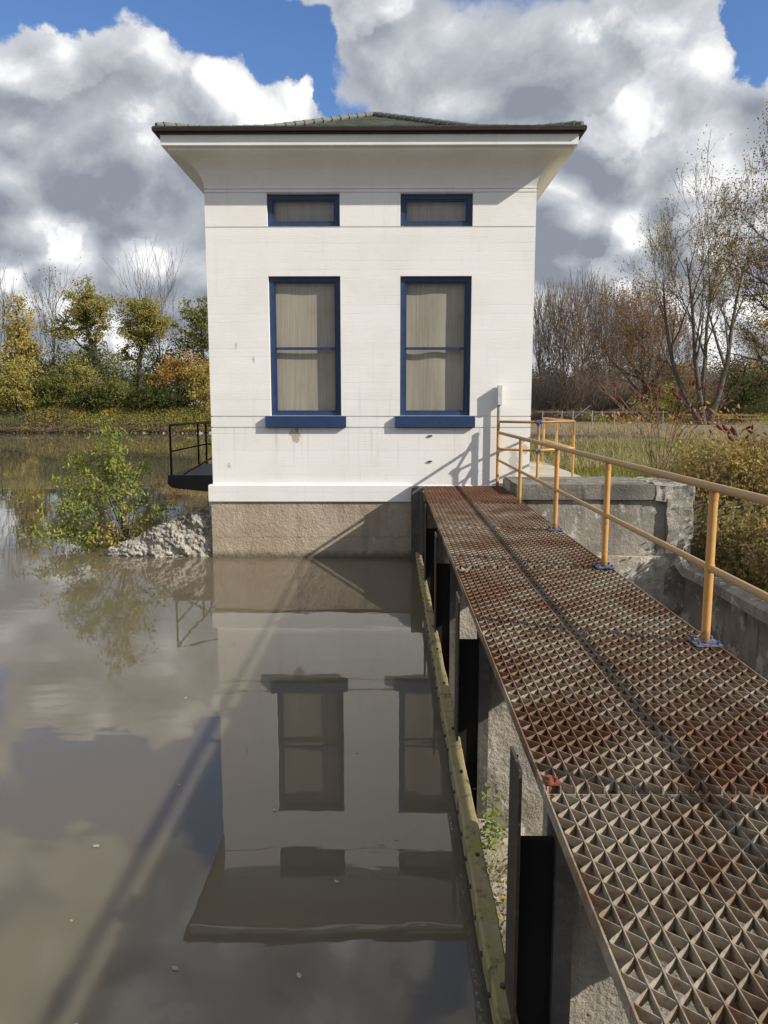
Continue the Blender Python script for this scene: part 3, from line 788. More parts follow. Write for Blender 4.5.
# stop logs holding back the water, one stack per bay
ll = ['mossy yellow timber stop log in the bay nearest the camera','mossy timber stop log between the second and third piers',
      'mossy timber stop log between the third pier and the last pier','short mossy timber stop log next to the white house']
bays = [(3.18,6.30),(6.315,9.56),(9.575,12.42),(12.435,15.2)]
for i, (a, c) in enumerate(bays):
    lg = thing('timber_stop_log', ll[i], 'timber beam', (.58,(a+c)/2,0), group='stop logs of the dam'); lg['_at'] = tuple(lg.location)
    mb = MB(); nn = 30; rr = random.Random(i)
    sec = [(.515,.055),(.622,.055),(.625,.19),(.615,.205),(.528,.205),(.515,.19)]
    vs = []
    for k in range(nn+1):
        y = a+(c-a)*k/nn
        for (px, pz) in sec: vs.append((px+mnoise.noise((px*9,y*2.2,i))*.010, y, pz+mnoise.noise((px*7,y*2.5,i+5))*.012))
    mb.add(vs, [(6*k+q,6*k+(q+1)%6,6*k+6+(q+1)%6,6*k+6+q) for k in range(nn) for q in range(6)]+[(5,4,3,2,1,0),tuple(6*nn+q for q in range(6))])
    mb.build('top_log', M['mossy_timber'], lg, fix=True)
    mb = MB(); 
    mb.box(.512,.65,a+.004,c-.004,-.14,.05); mb.box(.508,.655,a,c,-1.45,-.145)
    mb.build('lower_log', M['wet_timber'], lg)
    for y in np.arange(a+.35,c-.1,1.15): mb = MB(); mb.tube([(.575,y,.195),(.575,y,.222)],.015,6); mb.build('bolt', M['guide_steel'], lg)
    for y in np.arange(a+.1,c-.05,.3):
        mb = MB(); mb.tube([(.525,y,.12),(.503,y,.12)],.014,6); mb.build('bolt', M['guide_steel'], lg)
mb = MB(); mb.box(.525,.64,-20,3.175,-1.45,.12)
o = mb.build('dam_sill', M['wet_timber']); tag(o, 'dark wet timber sill at the camera end of the stop logs', 'sill')

# ------------------------------------------------------------------ wing wall and channel wall on the right
def rough(mb, x0,x1,y0,y1,z0,z1,step,amp,seed):
    """box with crumbled faces"""
    def dsp(p):
        n = Vector((mnoise.noise((p.x*3,p.y*3,p.z*3+seed)), mnoise.noise((p.x*3+9,p.y*3,p.z*3+seed)), mnoise.noise((p.x*3,p.y*3+9,p.z*3+seed))))
        n2 = Vector((mnoise.noise((p.x*9,p.y*9,p.z*9+seed)), mnoise.noise((p.x*9+9,p.y*9,p.z*9+seed)), mnoise.noise((p.x*9,p.y*9+9,p.z*9+seed))))
        return p + n*amp + n2*amp*.6
    nx_, ny_, nz_ = [max(1,int((b-a)/step)) for a,b in ((x0,x1),(y0,y1),(z0,z1))]
    def face(o, u, v, nu, nv):
        vs = [dsp(o+u*(i/nu)+v*(j/nv)) for j in range(nv+1) for i in range(nu+1)]
        mb.add(vs, [(j*(nu+1)+i,j*(nu+1)+i+1,(j+1)*(nu+1)+i+1,(j+1)*(nu+1)+i) for j in range(nv) for i in range(nu)])
    X, Y, Z = Vector((x1-x0,0,0)), Vector((0,y1-y0,0)), Vector((0,0,z1-z0)); O = Vector((x0,y0,z0))
    face(O, X, Z, nx_, nz_); face(O+X, Y, Z, ny_, nz_); face(O+Y+X, -X, Z, nx_, nz_); face(O+Y, -Y, Z, ny_, nz_); face(O+Z, X, Y, nx_, ny_); face(O+Y, X, -Y, nx_, ny_)
ww = thing('wing_wall', 'weathered grey concrete wing wall with recessed panel and crumbling corner', 'wall')
mb = MB()
mb.box(2.32,5.1,14.07,15.55,.35,1.41)            # recessed panel
mb.build('panel', M['grey_concrete'], ww)
mb = MB(); rough(mb, 2.32,5.2,13.985,15.55,-1.5,.349,.09,.02,12); mb.build('base', M['pale_concrete'], ww)
mb = MB(); rough(mb, 2.32,4.85,14.0,15.56,1.412,1.69,.09,.012,1); mb.build('coping', M['stained_concrete'], ww)
mb = MB(); rough(mb, 5.09,5.56,13.98,15.5,-1.4,1.46,.06,.035,5); rough(mb, 4.84,5.54,14.0,15.5,1.38,1.67,.05,.05,8)
mb.build('crumbled_corner', M['rubble'], ww)
# channel side wall: its top sweeps down in a curve from the wing wall, then runs level towards the camera
prof = []
pl = [(5.0,14.2),(5.16,14.19),(5.34,14.12),(5.48,13.98),(5.57,13.8),(5.62,13.5),(5.63,13.0)]+[(5.63+.015*math.sin(y*1.7),y) for y in np.arange(12.5,-20,-.5)]
mb = MB(); n = len(pl); vs = []
for (x,y) in pl:
    for q in range(13): vs.append((x+mnoise.noise((x*2,y*2,q*.4))*.015, y, -1.5+1.6*q/12))
mb.add(vs, [(13*k+q,13*k+13+q,13*k+14+q,13*k+1+q) for k in range(n-1) for q in range(12)], True)
mb.box(5.66,5.93,-20,14.0,-1.5,.05)
cw = mb.build('channel_wall', M['grey_concrete']); tag(cw, 'low grey concrete channel wall with curved lip below the weeds', 'wall')
path = [(5.24,14.10,.62),(5.25,14.06,.45),(5.30,13.98,.30),(5.38,13.84,.24),(5.46,13.60,.19),(5.53,13.25,.16),(5.56,12.8,.15)]+[(5.56,y,.145+.01*math.sin(y*2)) for y in np.arange(12.2,-20,-.6)]
mb = MB(); vs = []; hw = .2; hh = .17
for k,p in enumerate(path):
    a, c = Vector(path[max(k-1,0)]), Vector(path[min(k+1,len(path)-1)])
    tg = (c-a).normalized(); up_ = Vector((0,0,1)) if k > 3 else Vector((0,.6,1)).lerp(Vector((.3,1,.2)),1-k/4)
    sd = tg.cross(up_).normalized(); up2 = sd.cross(tg).normalized()
    nn_ = 1+.12*mnoise.noise((p[1]*1.5,0,p[2]*5))
    for (u,v) in ((-1,-.6),(-1,.35),(-.7,.6),(.7,.6),(1,.35),(1,-.6)): vs.append(Vector(p)+sd*hw*u*nn_+up2*hh*v*nn_)
n = len(path)
mb.add(vs, [(6*k+q,6*k+(q+1)%6,6*k+6+(q+1)%6,6*k+6+q) for k in range(n-1) for q in range(6)]+[(5,4,3,2,1,0)])
mb.build('coping_lip', M['grey_concrete'], cw, fix=True)

# ------------------------------------------------------------------ vegetation builders
def unit(v):
    v = Vector(v); 
    return v/ (v.length or 1)
def rec_tree(seed, h, r, nch, spread=.75, up=.12, wander=.18, lenf=(.45,.75), start=.25, first=None, flat=1.0):
    rng = random.Random(seed); lines = []; tips = []
    def br(p, d, L, r, lv):
        n = 5 if lv == 0 else (4 if lv == 1 else 3)
        pts = [p.copy()]; rad = [r]; dirs = [d]
        for i in range(n):
            d = unit(d + Vector((rng.uniform(-1,1),rng.uniform(-1,1),rng.uniform(-.6,.8)))*wander + Vector((0,0,up)))
            p = p + d*(L/n); pts.append(p.copy()); rad.append(max(r*(1-.84*(i+1)/n), .004)); dirs.append(d)
        lines.append((pts, rad, lv))
        if lv >= len(nch): tips.append((p, d)); return
        for c in range(nch[lv]):
            q = start + (1-start)*(c+rng.random())/nch[lv] if lv == 0 else (rng.uniform(.2,1.0) if c else .999)
            k = min(int(q*n), n-1); f = q*n-k
            bp = pts[k].lerp(pts[k+1], f); bd = dirs[k+1]; rr = rad[k]*(1-f)+rad[k+1]*f
            a = rng.uniform(0, 2*PI)
            s_ = unit(bd.cross(Vector((math.cos(a),math.sin(a),.3))))
            sp = spread*rng.uniform(.6,1.2)*(.3 if (lv > 0 and c == 0) else 1)
            nd = unit(bd*math.cos(sp)+s_*math.sin(sp)); nd.z *= flat
            br(bp, unit(nd), L*rng.uniform(*lenf)*(1.15-.5*q if lv == 0 else 1), rr*rng.uniform(.5,.75), lv+1)
        if lv > 0: tips.append((p, d))
    if first:
        for (p, d, L, rr) in first: br(Vector(p), unit(d), L, rr, 0)
    else: br(Vector((0,0,0)), Vector((0,0,1)), h, r, 0)
    return lines, tips
def skel(mb, lines, minr=.012):
    for pts, rad, lv in lines:
        k = 8 if lv == 0 else (5 if lv == 1 else 3)
        mb.tube(pts, [max(x, minr) for x in rad], k, cap=False)
def make_rec(name, label, cat, loc, seed, h, r, nch, bark, leafmat=None, nleaf=0, lsize=.25, lsig=.4, minr=.015, group=None, split=True, **kw):
    root = thing(name, label, cat, loc, group=group)
    lines, tips = rec_tree(seed, h, r, nch, **kw)
    mb = MB(); skel(mb, [l for l in lines if l[2] <= 1], minr); mb.build('trunk', M[bark], root)
    rng = np.random.default_rng(seed)
    mb = MB(); skel(mb, [l for l in lines if l[2] > 1], minr); tw = mb.build('twigs', M[bark if not split else 'twig_brown'], root)
    if leafmat and nleaf:
        T = np.array([tuple(p) for p, d in tips]); idx = rng.integers(0, len(T), nleaf)
        P = T[idx]+rng.normal(size=(nleaf,3))*lsig
        quads_mesh('crown', leaf_quads(P, lsize, rng), M[leafmat], root)
    return root
def make_lobe(name, label, cat, loc, seed, trunk, tr, lobes, ncl, per, lsize, leafmat, bark='bark_dark', sig=.45, group=None, ivy=0, ivymat=None):
    """trunk path plus limbs into ellipsoid lobes filled with leaf clumps"""
    root = thing(name, label, cat, loc, group=group)
    rng = np.random.default_rng(seed); rr = random.Random(seed); ncl = int(ncl*1.5); lsize *= .92; sig *= .82
    mb = MB(); tp = [Vector(p) for p in trunk]
    mb.tube(tp, [tr*(1-.6*i/(len(tp)-1)) for i in range(len(tp))], 8)
    lobes = [(l[0],l[1],l[2],l[3]*1.14,l[4]*1.14,l[5]*1.1) for l in lobes]
    vol = [l[3]*l[4]*l[5] for l in lobes]; tot = sum(x**.8 for x in vol); P = []
    for l, v in zip(lobes, vol):
        c = Vector(l[:3]); n = max(4, int(ncl*(v**.8)/tot))
        near = min(tp, key=lambda q: (q-c).length + (3 if q.z > c.z else 0))
        mid = near.lerp(c,.55)+Vector((0,0,-.15*(c-near).length))
        mb.tube([near,mid,c],[tr*.5,tr*.33,tr*.15],5)
        for k in range(n):
            u = rng.normal(size=3); u /= np.linalg.norm(u)
            q = rng.random()**.45
            q *= .75+.5*rng.random()
            w = np.array(c)+u*np.array(l[3:6])*q
            mb.tube([c.lerp(mid,rr.random()*.6), Vector(w)*.6+c*.4+Vector((0,0,-.1)), Vector(w)],[tr*.12,tr*.07,.012],3,cap=False)
            m_ = int(per*(.4+1.2*rng.random())); s = sig*(.6+.8*rng.random())
            P.append(w+rng.normal(size=(m_,3))*s*np.array([1,1,.7]))
    mb.build('trunk', M[bark], root)
    quads_mesh('crown', leaf_quads(np.concatenate(P), lsize, rng), M[leafmat], root)
    if ivy:
        T = np.array([tuple(tp[i].lerp(tp[i+1], rr.random())) for i in [rr.randrange(len(tp)-1) for _ in range(ivy)]])
        quads_mesh('ivy', leaf_quads(T+rng.normal(size=T.shape)*np.array([.62,.6,.3]), lsize, rng), M[ivymat], root)
    return root

#TREES
# ---- far bank on the left (1 px is about .124 m there)
def lx(px, d): return (px-390)/768*d*1.0
BZ = 2.45
D1 = 95
make_lobe('tree','pale yellow leaved tree at the left end of the far bank','tree',(lx(24,D1),D1,BZ),11,[(0,0,0),(.2,0,4),(-.2,0,8),(.1,0,12)],.28,
    [(.3,0,9.6,2.0,1.8,2.6),(-1.1,0,7.2,1.7,1.6,1.6),(1.6,0,7.5,1.7,1.6,1.8),(.5,0,12.2,1.2,1.2,1.4),(.2,0,5.4,2.2,1.8,1.2)],95,38,.34,'leaf_yellow','bark_grey',.5)
make_lobe('bush','round yellow green bush at the left edge of the far bank','bush',(lx(6,86),86.5+3,BZ),12,[(0,0,0),(0,0,2),(.1,0,4)],.15,
    [(0,0,3.2,2.0,1.6,2.6),(-1.2,0,2.2,1.5,1.4,2.0)],60,45,.30,'leaf_olive',sig=.45)
make_rec('bare_tree','thin bare grey tree rising behind the pale yellow tree','tree',(lx(10,104),104,BZ),13,11.0,.17,[9,5,4],'bark_dark',None,0,split=False,minr=.022,spread=.55,up=.16)
make_rec('bare_tree','slim bare tree between the yellow tree and the first ivy tree','tree',(lx(57,102),102,BZ),14,10.6,.14,[9,5,4],'bark_dark','leaf_tan',260,.28,.4,split=False,minr=.018,spread=.5,up=.16)
make_lobe('ivy_tree','tall olive crowned tree with dark ivy trunk and a side lobe','tree',(lx(101,D1),D1,BZ),15,[(.2,0,0),(-.3,0,4),(-.2,0,7),(-1.0,0,10),(-.9,0,12)],.42,
    [(-.9,0,12.9,2.6,2.2,2.3),(-1.9,0,11.2,1.5,1.5,1.6),(.9,0,11.6,1.6,1.5,1.9),(-4.3,0,10.2,1.5,1.4,1.3),(-3.1,0,9.2,1.3,1.2,1.0),(.1,0,9.6,.9,.9,1.2)],120,46,.30,'leaf_olive','bark_dark',.42,ivy=2600,ivymat='leaf_dark')
make_lobe('ivy_tree','olive crowned tree with a leaning ivy trunk below bare branches','tree',(lx(141,D1+1),D1+1,BZ),16,[(-.2,0,0),(.3,0,3),(.2,0,6),(1.3,0,9),(1.9,0,11)],.45,
    [(.9,0,12.0,2.7,2.2,2.0),(2.4,0,10.2,2.2,1.9,2.0),(-.9,0,9.9,1.4,1.4,1.6),(.6,0,8.6,1.4,1.4,1.5),(-1.6,0,7.2,.9,.9,1.2)],125,46,.30,'leaf_olive','bark_dark',.42,ivy=2600,ivymat='leaf_dark')
make_rec('bare_tree','bare tree fanning out above the leaning ivy tree','tree',(lx(163,99),99,BZ),17,12.2,.2,[10,5,4],'bark_dark',None,0,split=False,minr=.016,spread=.5,up=.12)
make_lobe('tree','dark green tree partly hidden by the left wall of the house','tree',(lx(205,D1+4),D1+4,BZ),18,[(0,0,0),(.1,0,5),(0,0,11)],.3,
    [(0,0,11.2,2.6,2.2,2.4),(-1.5,0,8.7,2.0,1.8,1.6),(1.6,0,9.0,2.2,2,2)],100,44,.32,'leaf_green',sig=.5)
make_lobe('tree','orange leaved low tree beside the left wall of the house','tree',(lx(177,91),91.5,BZ),19,[(0,0,0),(.3,0,2),(0,0,4.5)],.16,
    [(.6,0,5.6,2.0,1.6,1.2),(-1.8,0,3.3,1.6,1.5,.9),(1.6,0,4.0,1.8,1.5,1.0),(-.2,0,4.4,1.6,1.4,.8)],75,42,.28,'leaf_orange',sig=.4)
make_lobe('bush','yellow green bush touching the left wall of the house','bush',(lx(203,89),90.3,BZ),20,[(0,0,0),(.1,0,2),(0,0,4)],.12,
    [(0,0,2.4,1.9,1.5,2.2),(.6,0,4.4,1.3,1.2,1.2)],60,42,.28,'leaf_yellow',sig=.4)
for i, (px, d, hh, ww_, mt, lb) in enumerate([(62,90.5,5.6,2.6,'leaf_green','mid green bush under the slim bare tree'),(80,92,6.6,2.6,'leaf_olive','olive bush at the foot of the taller ivy tree'),
    (112,90.5,4.6,2.4,'leaf_green','green bush between the two ivy trees'),(40,92,3.8,2.2,'leaf_brown','brownish bush under the pale yellow tree'),
    (150,90.4,3.2,2.8,'leaf_dark','dark green low bush under the leaning ivy tree'),(172,90.6,2.9,2.4,'leaf_dark','dark green low bush under the orange tree'),
    (100,90.2,2.6,2.0,'leaf_dark','small dark bush before the green bushes of the far bank'),(22,90.3,2.6,2.2,'leaf_olive','low olive bush under the pale yellow tree')]):
    make_lobe('bush', lb, 'bush', (lx(px,d),d,BZ), 30+i, [(0,0,0),(.1,0,hh*.4),(0,0,hh*.7)], .12,
        [(0,0,hh*.5,ww_*.8,1.4,hh*.45),(-ww_*.5,0,hh*.33,ww_*.55,1.2,hh*.3),(ww_*.5,0,hh*.4,ww_*.5,1.2,hh*.33)], 62, 44, .27, mt, sig=.42)
# woods behind, one mass far off, wrapped round the horizon
def mass(name, seed, n, xr, yr, zf, size, mat, z0=None, aspect=.55):
    rng = np.random.default_rng(seed)
    x = rng.uniform(*xr, n); y = rng.uniform(*yr, n)
    top = np.array([zf*(.62+.55*mnoise.noise((a*.16,b*.1,seed))+.35*mnoise.noise((a*.55,b*.2,seed+3))) for a,b in zip(x,y)])
    base_ = np.array([max(ground_z(a,b),0) for a,b in zip(x,y)]) if z0 is None else z0
    z = base_ + np.clip(top,.25,None)*rng.random(n)**.8
    o = quads_mesh(name, leaf_quads(np.stack([x,y,z],1), size, rng, aspect), M[mat]); return tag(o, kind='stuff')
o = mass('woodland', 1, 80000, (-75,-8), (99,110), 10.5, .34, 'leaf_green'); tag(o,'dark green woodland mass behind the trees of the far bank','woodland')
o = mass('bank_scrub', 2, 20000, (-42,-12), (86.7,90.6), .8, .2, 'leaf_weed'); tag(o,'yellow green scrub along the foot of the far bank','scrub')
o = mass('bank_brush', 3, 14000, (-62,-12), (86.2,88.4), .9, .2, 'leaf_brown'); o2 = mass('bank_thicket', 8, 9000, (-62,-37), (86.3,89.5), 1.7, .2, 'leaf_brown'); tag(o2,'dense brown bramble on the left end of the far bank','scrub'); tag(o,'brown dry brush along the waterline of the far bank','scrub')
# pale stones at the waterline of the far bank
mb = MB(); rs = random.Random(5)
for k in range(46):
    x = rs.choice((rs.uniform(-50,-14), rs.gauss(-27,3), rs.gauss(-20,2))); s = abs(rs.gauss(0,.12))+.04; y = 86.3+rs.uniform(-.3,.6)
    n = 6; vs = [(x+s*math.cos(2*PI*i/n)*rs.uniform(.7,1.2), y+s*.7*math.sin(2*PI*i/n), -.1) for i in range(n)]+[(x+.5*s*math.cos(2*PI*i/n), y+.35*s*math.sin(2*PI*i/n), s*rs.uniform(.6,1.0)) for i in range(n)]
    mb.add(vs, [(i,(i+1)%n,n+(i+1)%n,n+i) for i in range(n)]+[tuple(range(n,2*n))])
o = mb.build('shore_stones', M['rubble']); tag(o,'pale stones along the waterline of the far bank','stones',kind='stuff')

# ---- right side, across the meadow
GZ = 1.65
make_rec('bare_tree','tall forked tree with three bare limbs and few tan leaves','tree',(lx(702,60),60,GZ),51,0,0,[7,5,4,3],'bark_grey','leaf_yellow',5200,.16,.4,minr=.011,spread=.55,up=.07,wander=.15,start=.35,lenf=(.38,.6),split=False,
    first=[((-.25,0,0),(-.58,.05,1),11.6,.26),((-.1,0,0),(-.22,.05,1),12.6,.24),((.05,.2,0),(.03,.1,1),12.8,.22),((.3,0,0),(.42,-.1,1),12.2,.28)])
make_rec('autumn_tree','near tree leaning in from the right edge with sparse golden leaves','tree',(lx(803,36),36,GZ),52,0,0,[11,7,5],'bark_dark','leaf_tan',15000,.115,.36,minr=.007,spread=.8,up=.05,wander=.2,start=.18,lenf=(.3,.52),split=False,
    first=[((0,0,0),(.02,.05,1),14.5,.28)]+[((0,0,z0),d,L,.085) for z0,d,L in ((3.2,(-1,.1,.05),4.2),(4.6,(-1,-.3,.25),4.4),(6.0,(-.9,.3,.4),4.6),(7.2,(-1,-.1,.5),4.6),(8.2,(-.8,-.4,.7),4.4),(9.4,(-.7,.1,.9),4.2),(10.6,(-.5,-.1,1),3.6),(5.2,(1,.3,.3),4.5),(7.0,(.9,-.3,.5),4.5),(9.0,(.6,.5,.8),4),(6.5,(-.2,-1,.4),4),(8.5,(.1,1,.5),4))])
make_lobe('tree','golden yellow tree at the right edge behind the forked tree','tree',(lx(766,72),72,GZ),53,[(0,0,0),(0,0,4),(.2,0,9)],.3,
    [(-.2,0,10.2,2.6,2.2,2.2),(-2.2,0,8.0,2.0,2,1.8),(1.6,0,12.0,2.2,2,1.6),(0,0,7.2,2.6,2.2,2.4),(-1.6,0,5.4,1.7,1.6,1.4),(1.5,0,9.2,2.2,2,2),(.5,0,3.8,2.4,2,1.3)],95,36,.22,'leaf_yellow',sig=.45)
make_lobe('evergreen_tree','dark evergreen right of the forked bare tree','tree',(lx(738,64),64,GZ),54,[(0,0,0),(0,0,2),(0,0,4.6)],.22,
    [(0,0,2.2,2.6,2.2,1.8),(-.8,0,3.9,1.6,1.5,1.3),(1.4,0,3.4,2.0,1.8,1.6)],110,46,.19,'leaf_dark',sig=.4)
make_rec('autumn_tree','round rusty brown tree with fine dense twigs','tree',(lx(646,76),76,GZ),55,9.2,.26,[15,7,5,3],'bark_dark','leaf_rust',6500,.2,.35,minr=.013,spread=.8,up=.07,start=.12,lenf=(.42,.62))
make_lobe('bush','tall tawny bush right of the rusty brown tree','bush',(lx(668,80),80,GZ),56,[(0,0,0),(0,0,2),(0,0,4.6)],.15,[(0,0,4.6,2.0,1.8,1.8),(-.6,0,2.4,2.4,2,1.8),(1.2,0,3.0,1.8,1.6,1.5)],70,34,.22,'leaf_tan',sig=.45)
make_lobe('bush','olive green bush at the foot of the forked bare tree','bush',(lx(676,66),66,GZ),57,[(0,0,0),(0,0,1),(0,0,2.5)],.12,[(0,0,1.6,2.3,1.8,1.3),(-2.0,0,1.3,1.8,1.6,1.0),(1.6,0,1.1,1.5,1.3,.9)],70,40,.18,'leaf_olive',sig=.35)
base = make_rec('bare_sapling','bare grey brown sapling in the thicket right of the house','tree',(lx(545,88),88,GZ),60,8.6,.13,[10,6,5],'twig_brown',None,0,minr=.018,spread=.42,up=.2,start=.15,group='bare saplings right of the house')
base2 = make_rec('bare_sapling','bare grey brown sapling in the thicket right of the house','tree',(lx(562,90),90,GZ),61,9.0,.15,[11,6,5],'twig_brown',None,0,minr=.018,spread=.5,up=.18,start=.15,group='bare saplings right of the house')
rs = random.Random(9)
for i, (px, d, s) in enumerate([(553,93,.95),(571,86,1.02),(580,92,1.12),(589,88,.9),(598,90,1.05),(607,94,.98),(615,87,.85),(624,96,1.05),(538,91,1.0),(636,98,1.1),(660,96,.9),(683,94,.85)]):
    dup([base,base2][i%2], (lx(px,d),d,GZ), rs.uniform(0,6.28), s)
# twig thicket along the treeline
def thicket(name, seed, n, xr, yr, hr, rad, mat, z0):
    rs = random.Random(seed); mb = MB()
    for k in range(n):
        x, y = rs.uniform(*xr), rs.uniform(*yr); h = rs.uniform(*hr)*(.6+.5*mnoise.noise((x*.2,seed,0))+.4)
        lean = Vector((rs.gauss(0,.28), rs.gauss(0,.28), 1))
        p = Vector((x,y,z0-.1)); pts = [p]
        for j in range(3): 
            lean = lean+Vector((rs.gauss(0,.2),rs.gauss(0,.2),0)); p = p+unit(lean)*h/3; pts.append(p)
        mb.tube(pts,[rad,rad*.8,rad*.55,rad*.3],3,cap=False)
        for j in range(4):
            q = pts[1].lerp(pts[3], rs.random()); mb.tube([q, q+Vector((rs.gauss(0,.5),rs.gauss(0,.4),rs.uniform(.2,1.0)))],[rad*.5,rad*.25],3,cap=False)
    return tag(mb.build(name, M[mat]), kind='stuff')
o = thicket('thicket', 3, 6000, (14,46), (82,93), (2.2,6.0), .022, 'twig_brown', GZ); tag(o,'dense brown leafless thicket along the edge of the meadow','thicket')
o = mass('thicket_leaves', 4, 60000, (9,62), (89,102), 8.0, .28, 'leaf_brown'); tag(o,'brown leaf mass of the woods behind the thicket','woodland')
o = mass('far_wood', 11, 26000, (62,150), (86,108), 9.0, .5, 'leaf_brown'); tag(o,'brown wood beyond the meadow far to the right','woodland')
o = mass('hedge_brush', 6, 9000, (11.5,24), (67,72), 1.35, .2, 'leaf_brown'); tag(o,'low dark brown brush strip across the back of the meadow','scrub')  # hedgerow brush, dark brown by its own leaf colour
o = mass('meadow_scrub', 7, 14000, (17,52), (63,80), 1.0, .18, 'leaf_weed'); tag(o,'low yellow green scrub around the picnic tables','scrub')

# picnic tables far across the meadow
pt = thing('picnic_table','wooden picnic table, leftmost of the row across the meadow','picnic table',(lx(686,62),62,1.62),.2,'picnic tables across the meadow')
mb = MB(); mb.bev(-.9,.9,-.38,.38,.70,.75,.01); mb.build('tabletop', M['bench_wood'], pt)
for s in (-1,1):
    mb = MB(); mb.bev(-.9,.9,s*.72-.13,s*.72+.13,.42,.46,.01); mb.build('seat', M['bench_wood'], pt)
for s in (-1,1):
    mb = MB(); mb.tube([(s*.65,-.7,0),(s*.65,-.25,.70)],.05,4); mb.tube([(s*.65,.7,0),(s*.65,.25,.70)],.05,4); mb.box(s*.65-.03,s*.65+.03,-.8,.8,.36,.42)
    mb.build('leg', M['bench_wood'], pt)
for px, d, rz, lb in ((705,61,-.2,'second of the row across the meadow'),(724,62,.35,'third of the row, before the dark evergreen'),(743,60,.05,'rightmost of the row across the meadow')):
    dup(pt, (lx(px,d),d,1.62), rz, 1.0, 'wooden picnic table, '+lb)
# wire fence
fn = thing('wire_fence','thin wire fence on grey posts across the back of the meadow','fence')
for px in (541,560,571,590,612,636,660):
    x = lx(px,52); mb = MB(); mb.tube([(x,52,1.5),(x,52,2.75)],.04,6); mb.build('post', M['grey_metal'], fn)
mb = MB(); mb.tube([(lx(536,52),52,2.66),(lx(665,52),52,2.66)],.02,5); mb.build('wire', M['grey_metal'], fn)
mb = MB(); mb.tube([(lx(571,52),52.06,2.2),(lx(588,52),52.06,3.1)],.03,5); mb.build('brace', M['grey_metal'], fn)

# grasses
def blades(name, seed, n, xr, yr, hr, wd, mat, dens=None):
    rng = np.random.default_rng(seed); V = []
    x = rng.uniform(*xr, n*2); y = yr[0]+(yr[1]-yr[0])*rng.random(n*2)**1.6
    if dens: keep = [dens(a,b) for a,b in zip(x,y)]; x = x[keep]; y = y[keep]
    x = x[:n]; y = y[:n]; k = len(x)
    z = np.array([ground_z(a,b) for a,b in zip(x,y)])-.03
    h = rng.uniform(*hr, k); lean = rng.normal(size=(k,2))*h[:,None]*.35; a = rng.uniform(0,PI,k); dx, dy = np.cos(a)*wd, np.sin(a)*wd
    p0 = np.stack([x-dx,y-dy,z],1); p1 = np.stack([x+dx,y+dy,z],1)
    p2 = np.stack([x+lean[:,0]+dx*.2,y+lean[:,1]+dy*.2,z+h],1); p3 = np.stack([x+lean[:,0]-dx*.2,y+lean[:,1]-dy*.2,z+h],1)
    o = quads_mesh(name, np.stack([p0,p1,p2,p3],1), M[mat]); return tag(o, kind='stuff')
gd = lambda a, b: a > 4.1 and not (b < 20 and a < 4.2)
o = blades('green_grass', 1, 30000, (4.1,20), (15.6,36), (.1,.30), .014, 'grass_green', gd); tag(o,'fresh green grass beside the landing','grass')
o = blades('dry_grass', 2, 20000, (4.1,32), (20,62), (.12,.36), .02, 'grass_dry', lambda a,b: gd(a,b) and mnoise.noise((a*.2,b*.15,1))>-.15); tag(o,'dry straw coloured grass on the meadow','grass')

# weeds on the slope right of the channel wall
def weeds(name, seed, n, fn, size, mat, aspect=.5, clump=90, sg=(.3,.3,.2)):
    rng = np.random.default_rng(seed); C_ = np.array([fn(rng) for _ in range(clump)])
    P = C_[rng.integers(0,clump,n)]+rng.normal(size=(n,3))*np.array(sg)
    for q in P: q[2] = max(q[2], ground_z(q[0],q[1])+.02)
    P = P[P[:,0] > 5.72]
    o = quads_mesh(name, leaf_quads(P, size, rng, aspect), M[mat]); return tag(o, kind='stuff')
def slope(hmax):
    def f(r):
        x = 6.05+7.5*r.random()**1.2; y = 7.5+9.5*r.random()
        return (x, y, ground_z(x,y)+hmax*r.random()**1.1)
    return f
o = weeds('weed_leaves', 1, 24000, slope(.7), .075, 'leaf_weed', clump=1500); tag(o,'yellow green weed foliage on the slope above the channel wall','weeds')
o = weeds('dry_weeds', 2, 24000, slope(.7), .075, 'leaf_dryweed', clump=1500); tag(o,'brown dry weed foliage on the slope above the channel wall','weeds')
def bank(hmax):
    def f(r):
        x = 5.92+1.7*r.random(); y = 8.5+7.5*r.random()
        return (x, y, ground_z(x,y)+hmax*r.random())
    return f
o = weeds('bank_weeds', 5, 15000, bank(.75), .08, 'leaf_dryweed', clump=230); tag(o,'golden brown weeds right behind the crumbling wall corner','weeds')
o = weeds('bank_weed_leaves', 6, 9000, bank(.85), .09, 'leaf_weed', clump=130); tag(o,'yellow green weeds right behind the channel wall','weeds')
o = weeds('red_weeds', 3, 900, slope(1.1), .08, 'leaf_redweed', clump=22); tag(o,'dark red weed foliage among the yellow weeds','weeds')
o = blades('tall_dry_grass', 5, 12000, (5.95,15), (2,19), (.4,1.05), .006, 'grass_dry'); tag(o,'tall pale dry grass standing among the weeds','grass')
mb = MB(); rs = random.Random(4)
for k in range(1500):
    x = 6.0+7*rs.random()**1.2; y = 7.5+9.5*rs.random(); z = ground_z(x,y); h = rs.uniform(.3,1.05)
    l = Vector((rs.gauss(0,.25),rs.gauss(0,.25),1))
    mb.tube([(x,y,z),Vector((x,y,z))+unit(l)*h*.6,Vector((x,y,z))+unit(l+Vector((rs.gauss(0,.2),rs.gauss(0,.2),0)))*h],[.007,.005,.003],3,cap=False)
o = mb.build('weed_stems', M['dry_stem']); tag(o,'thin dry weed stems on the slope above the channel wall','weeds',kind='stuff')
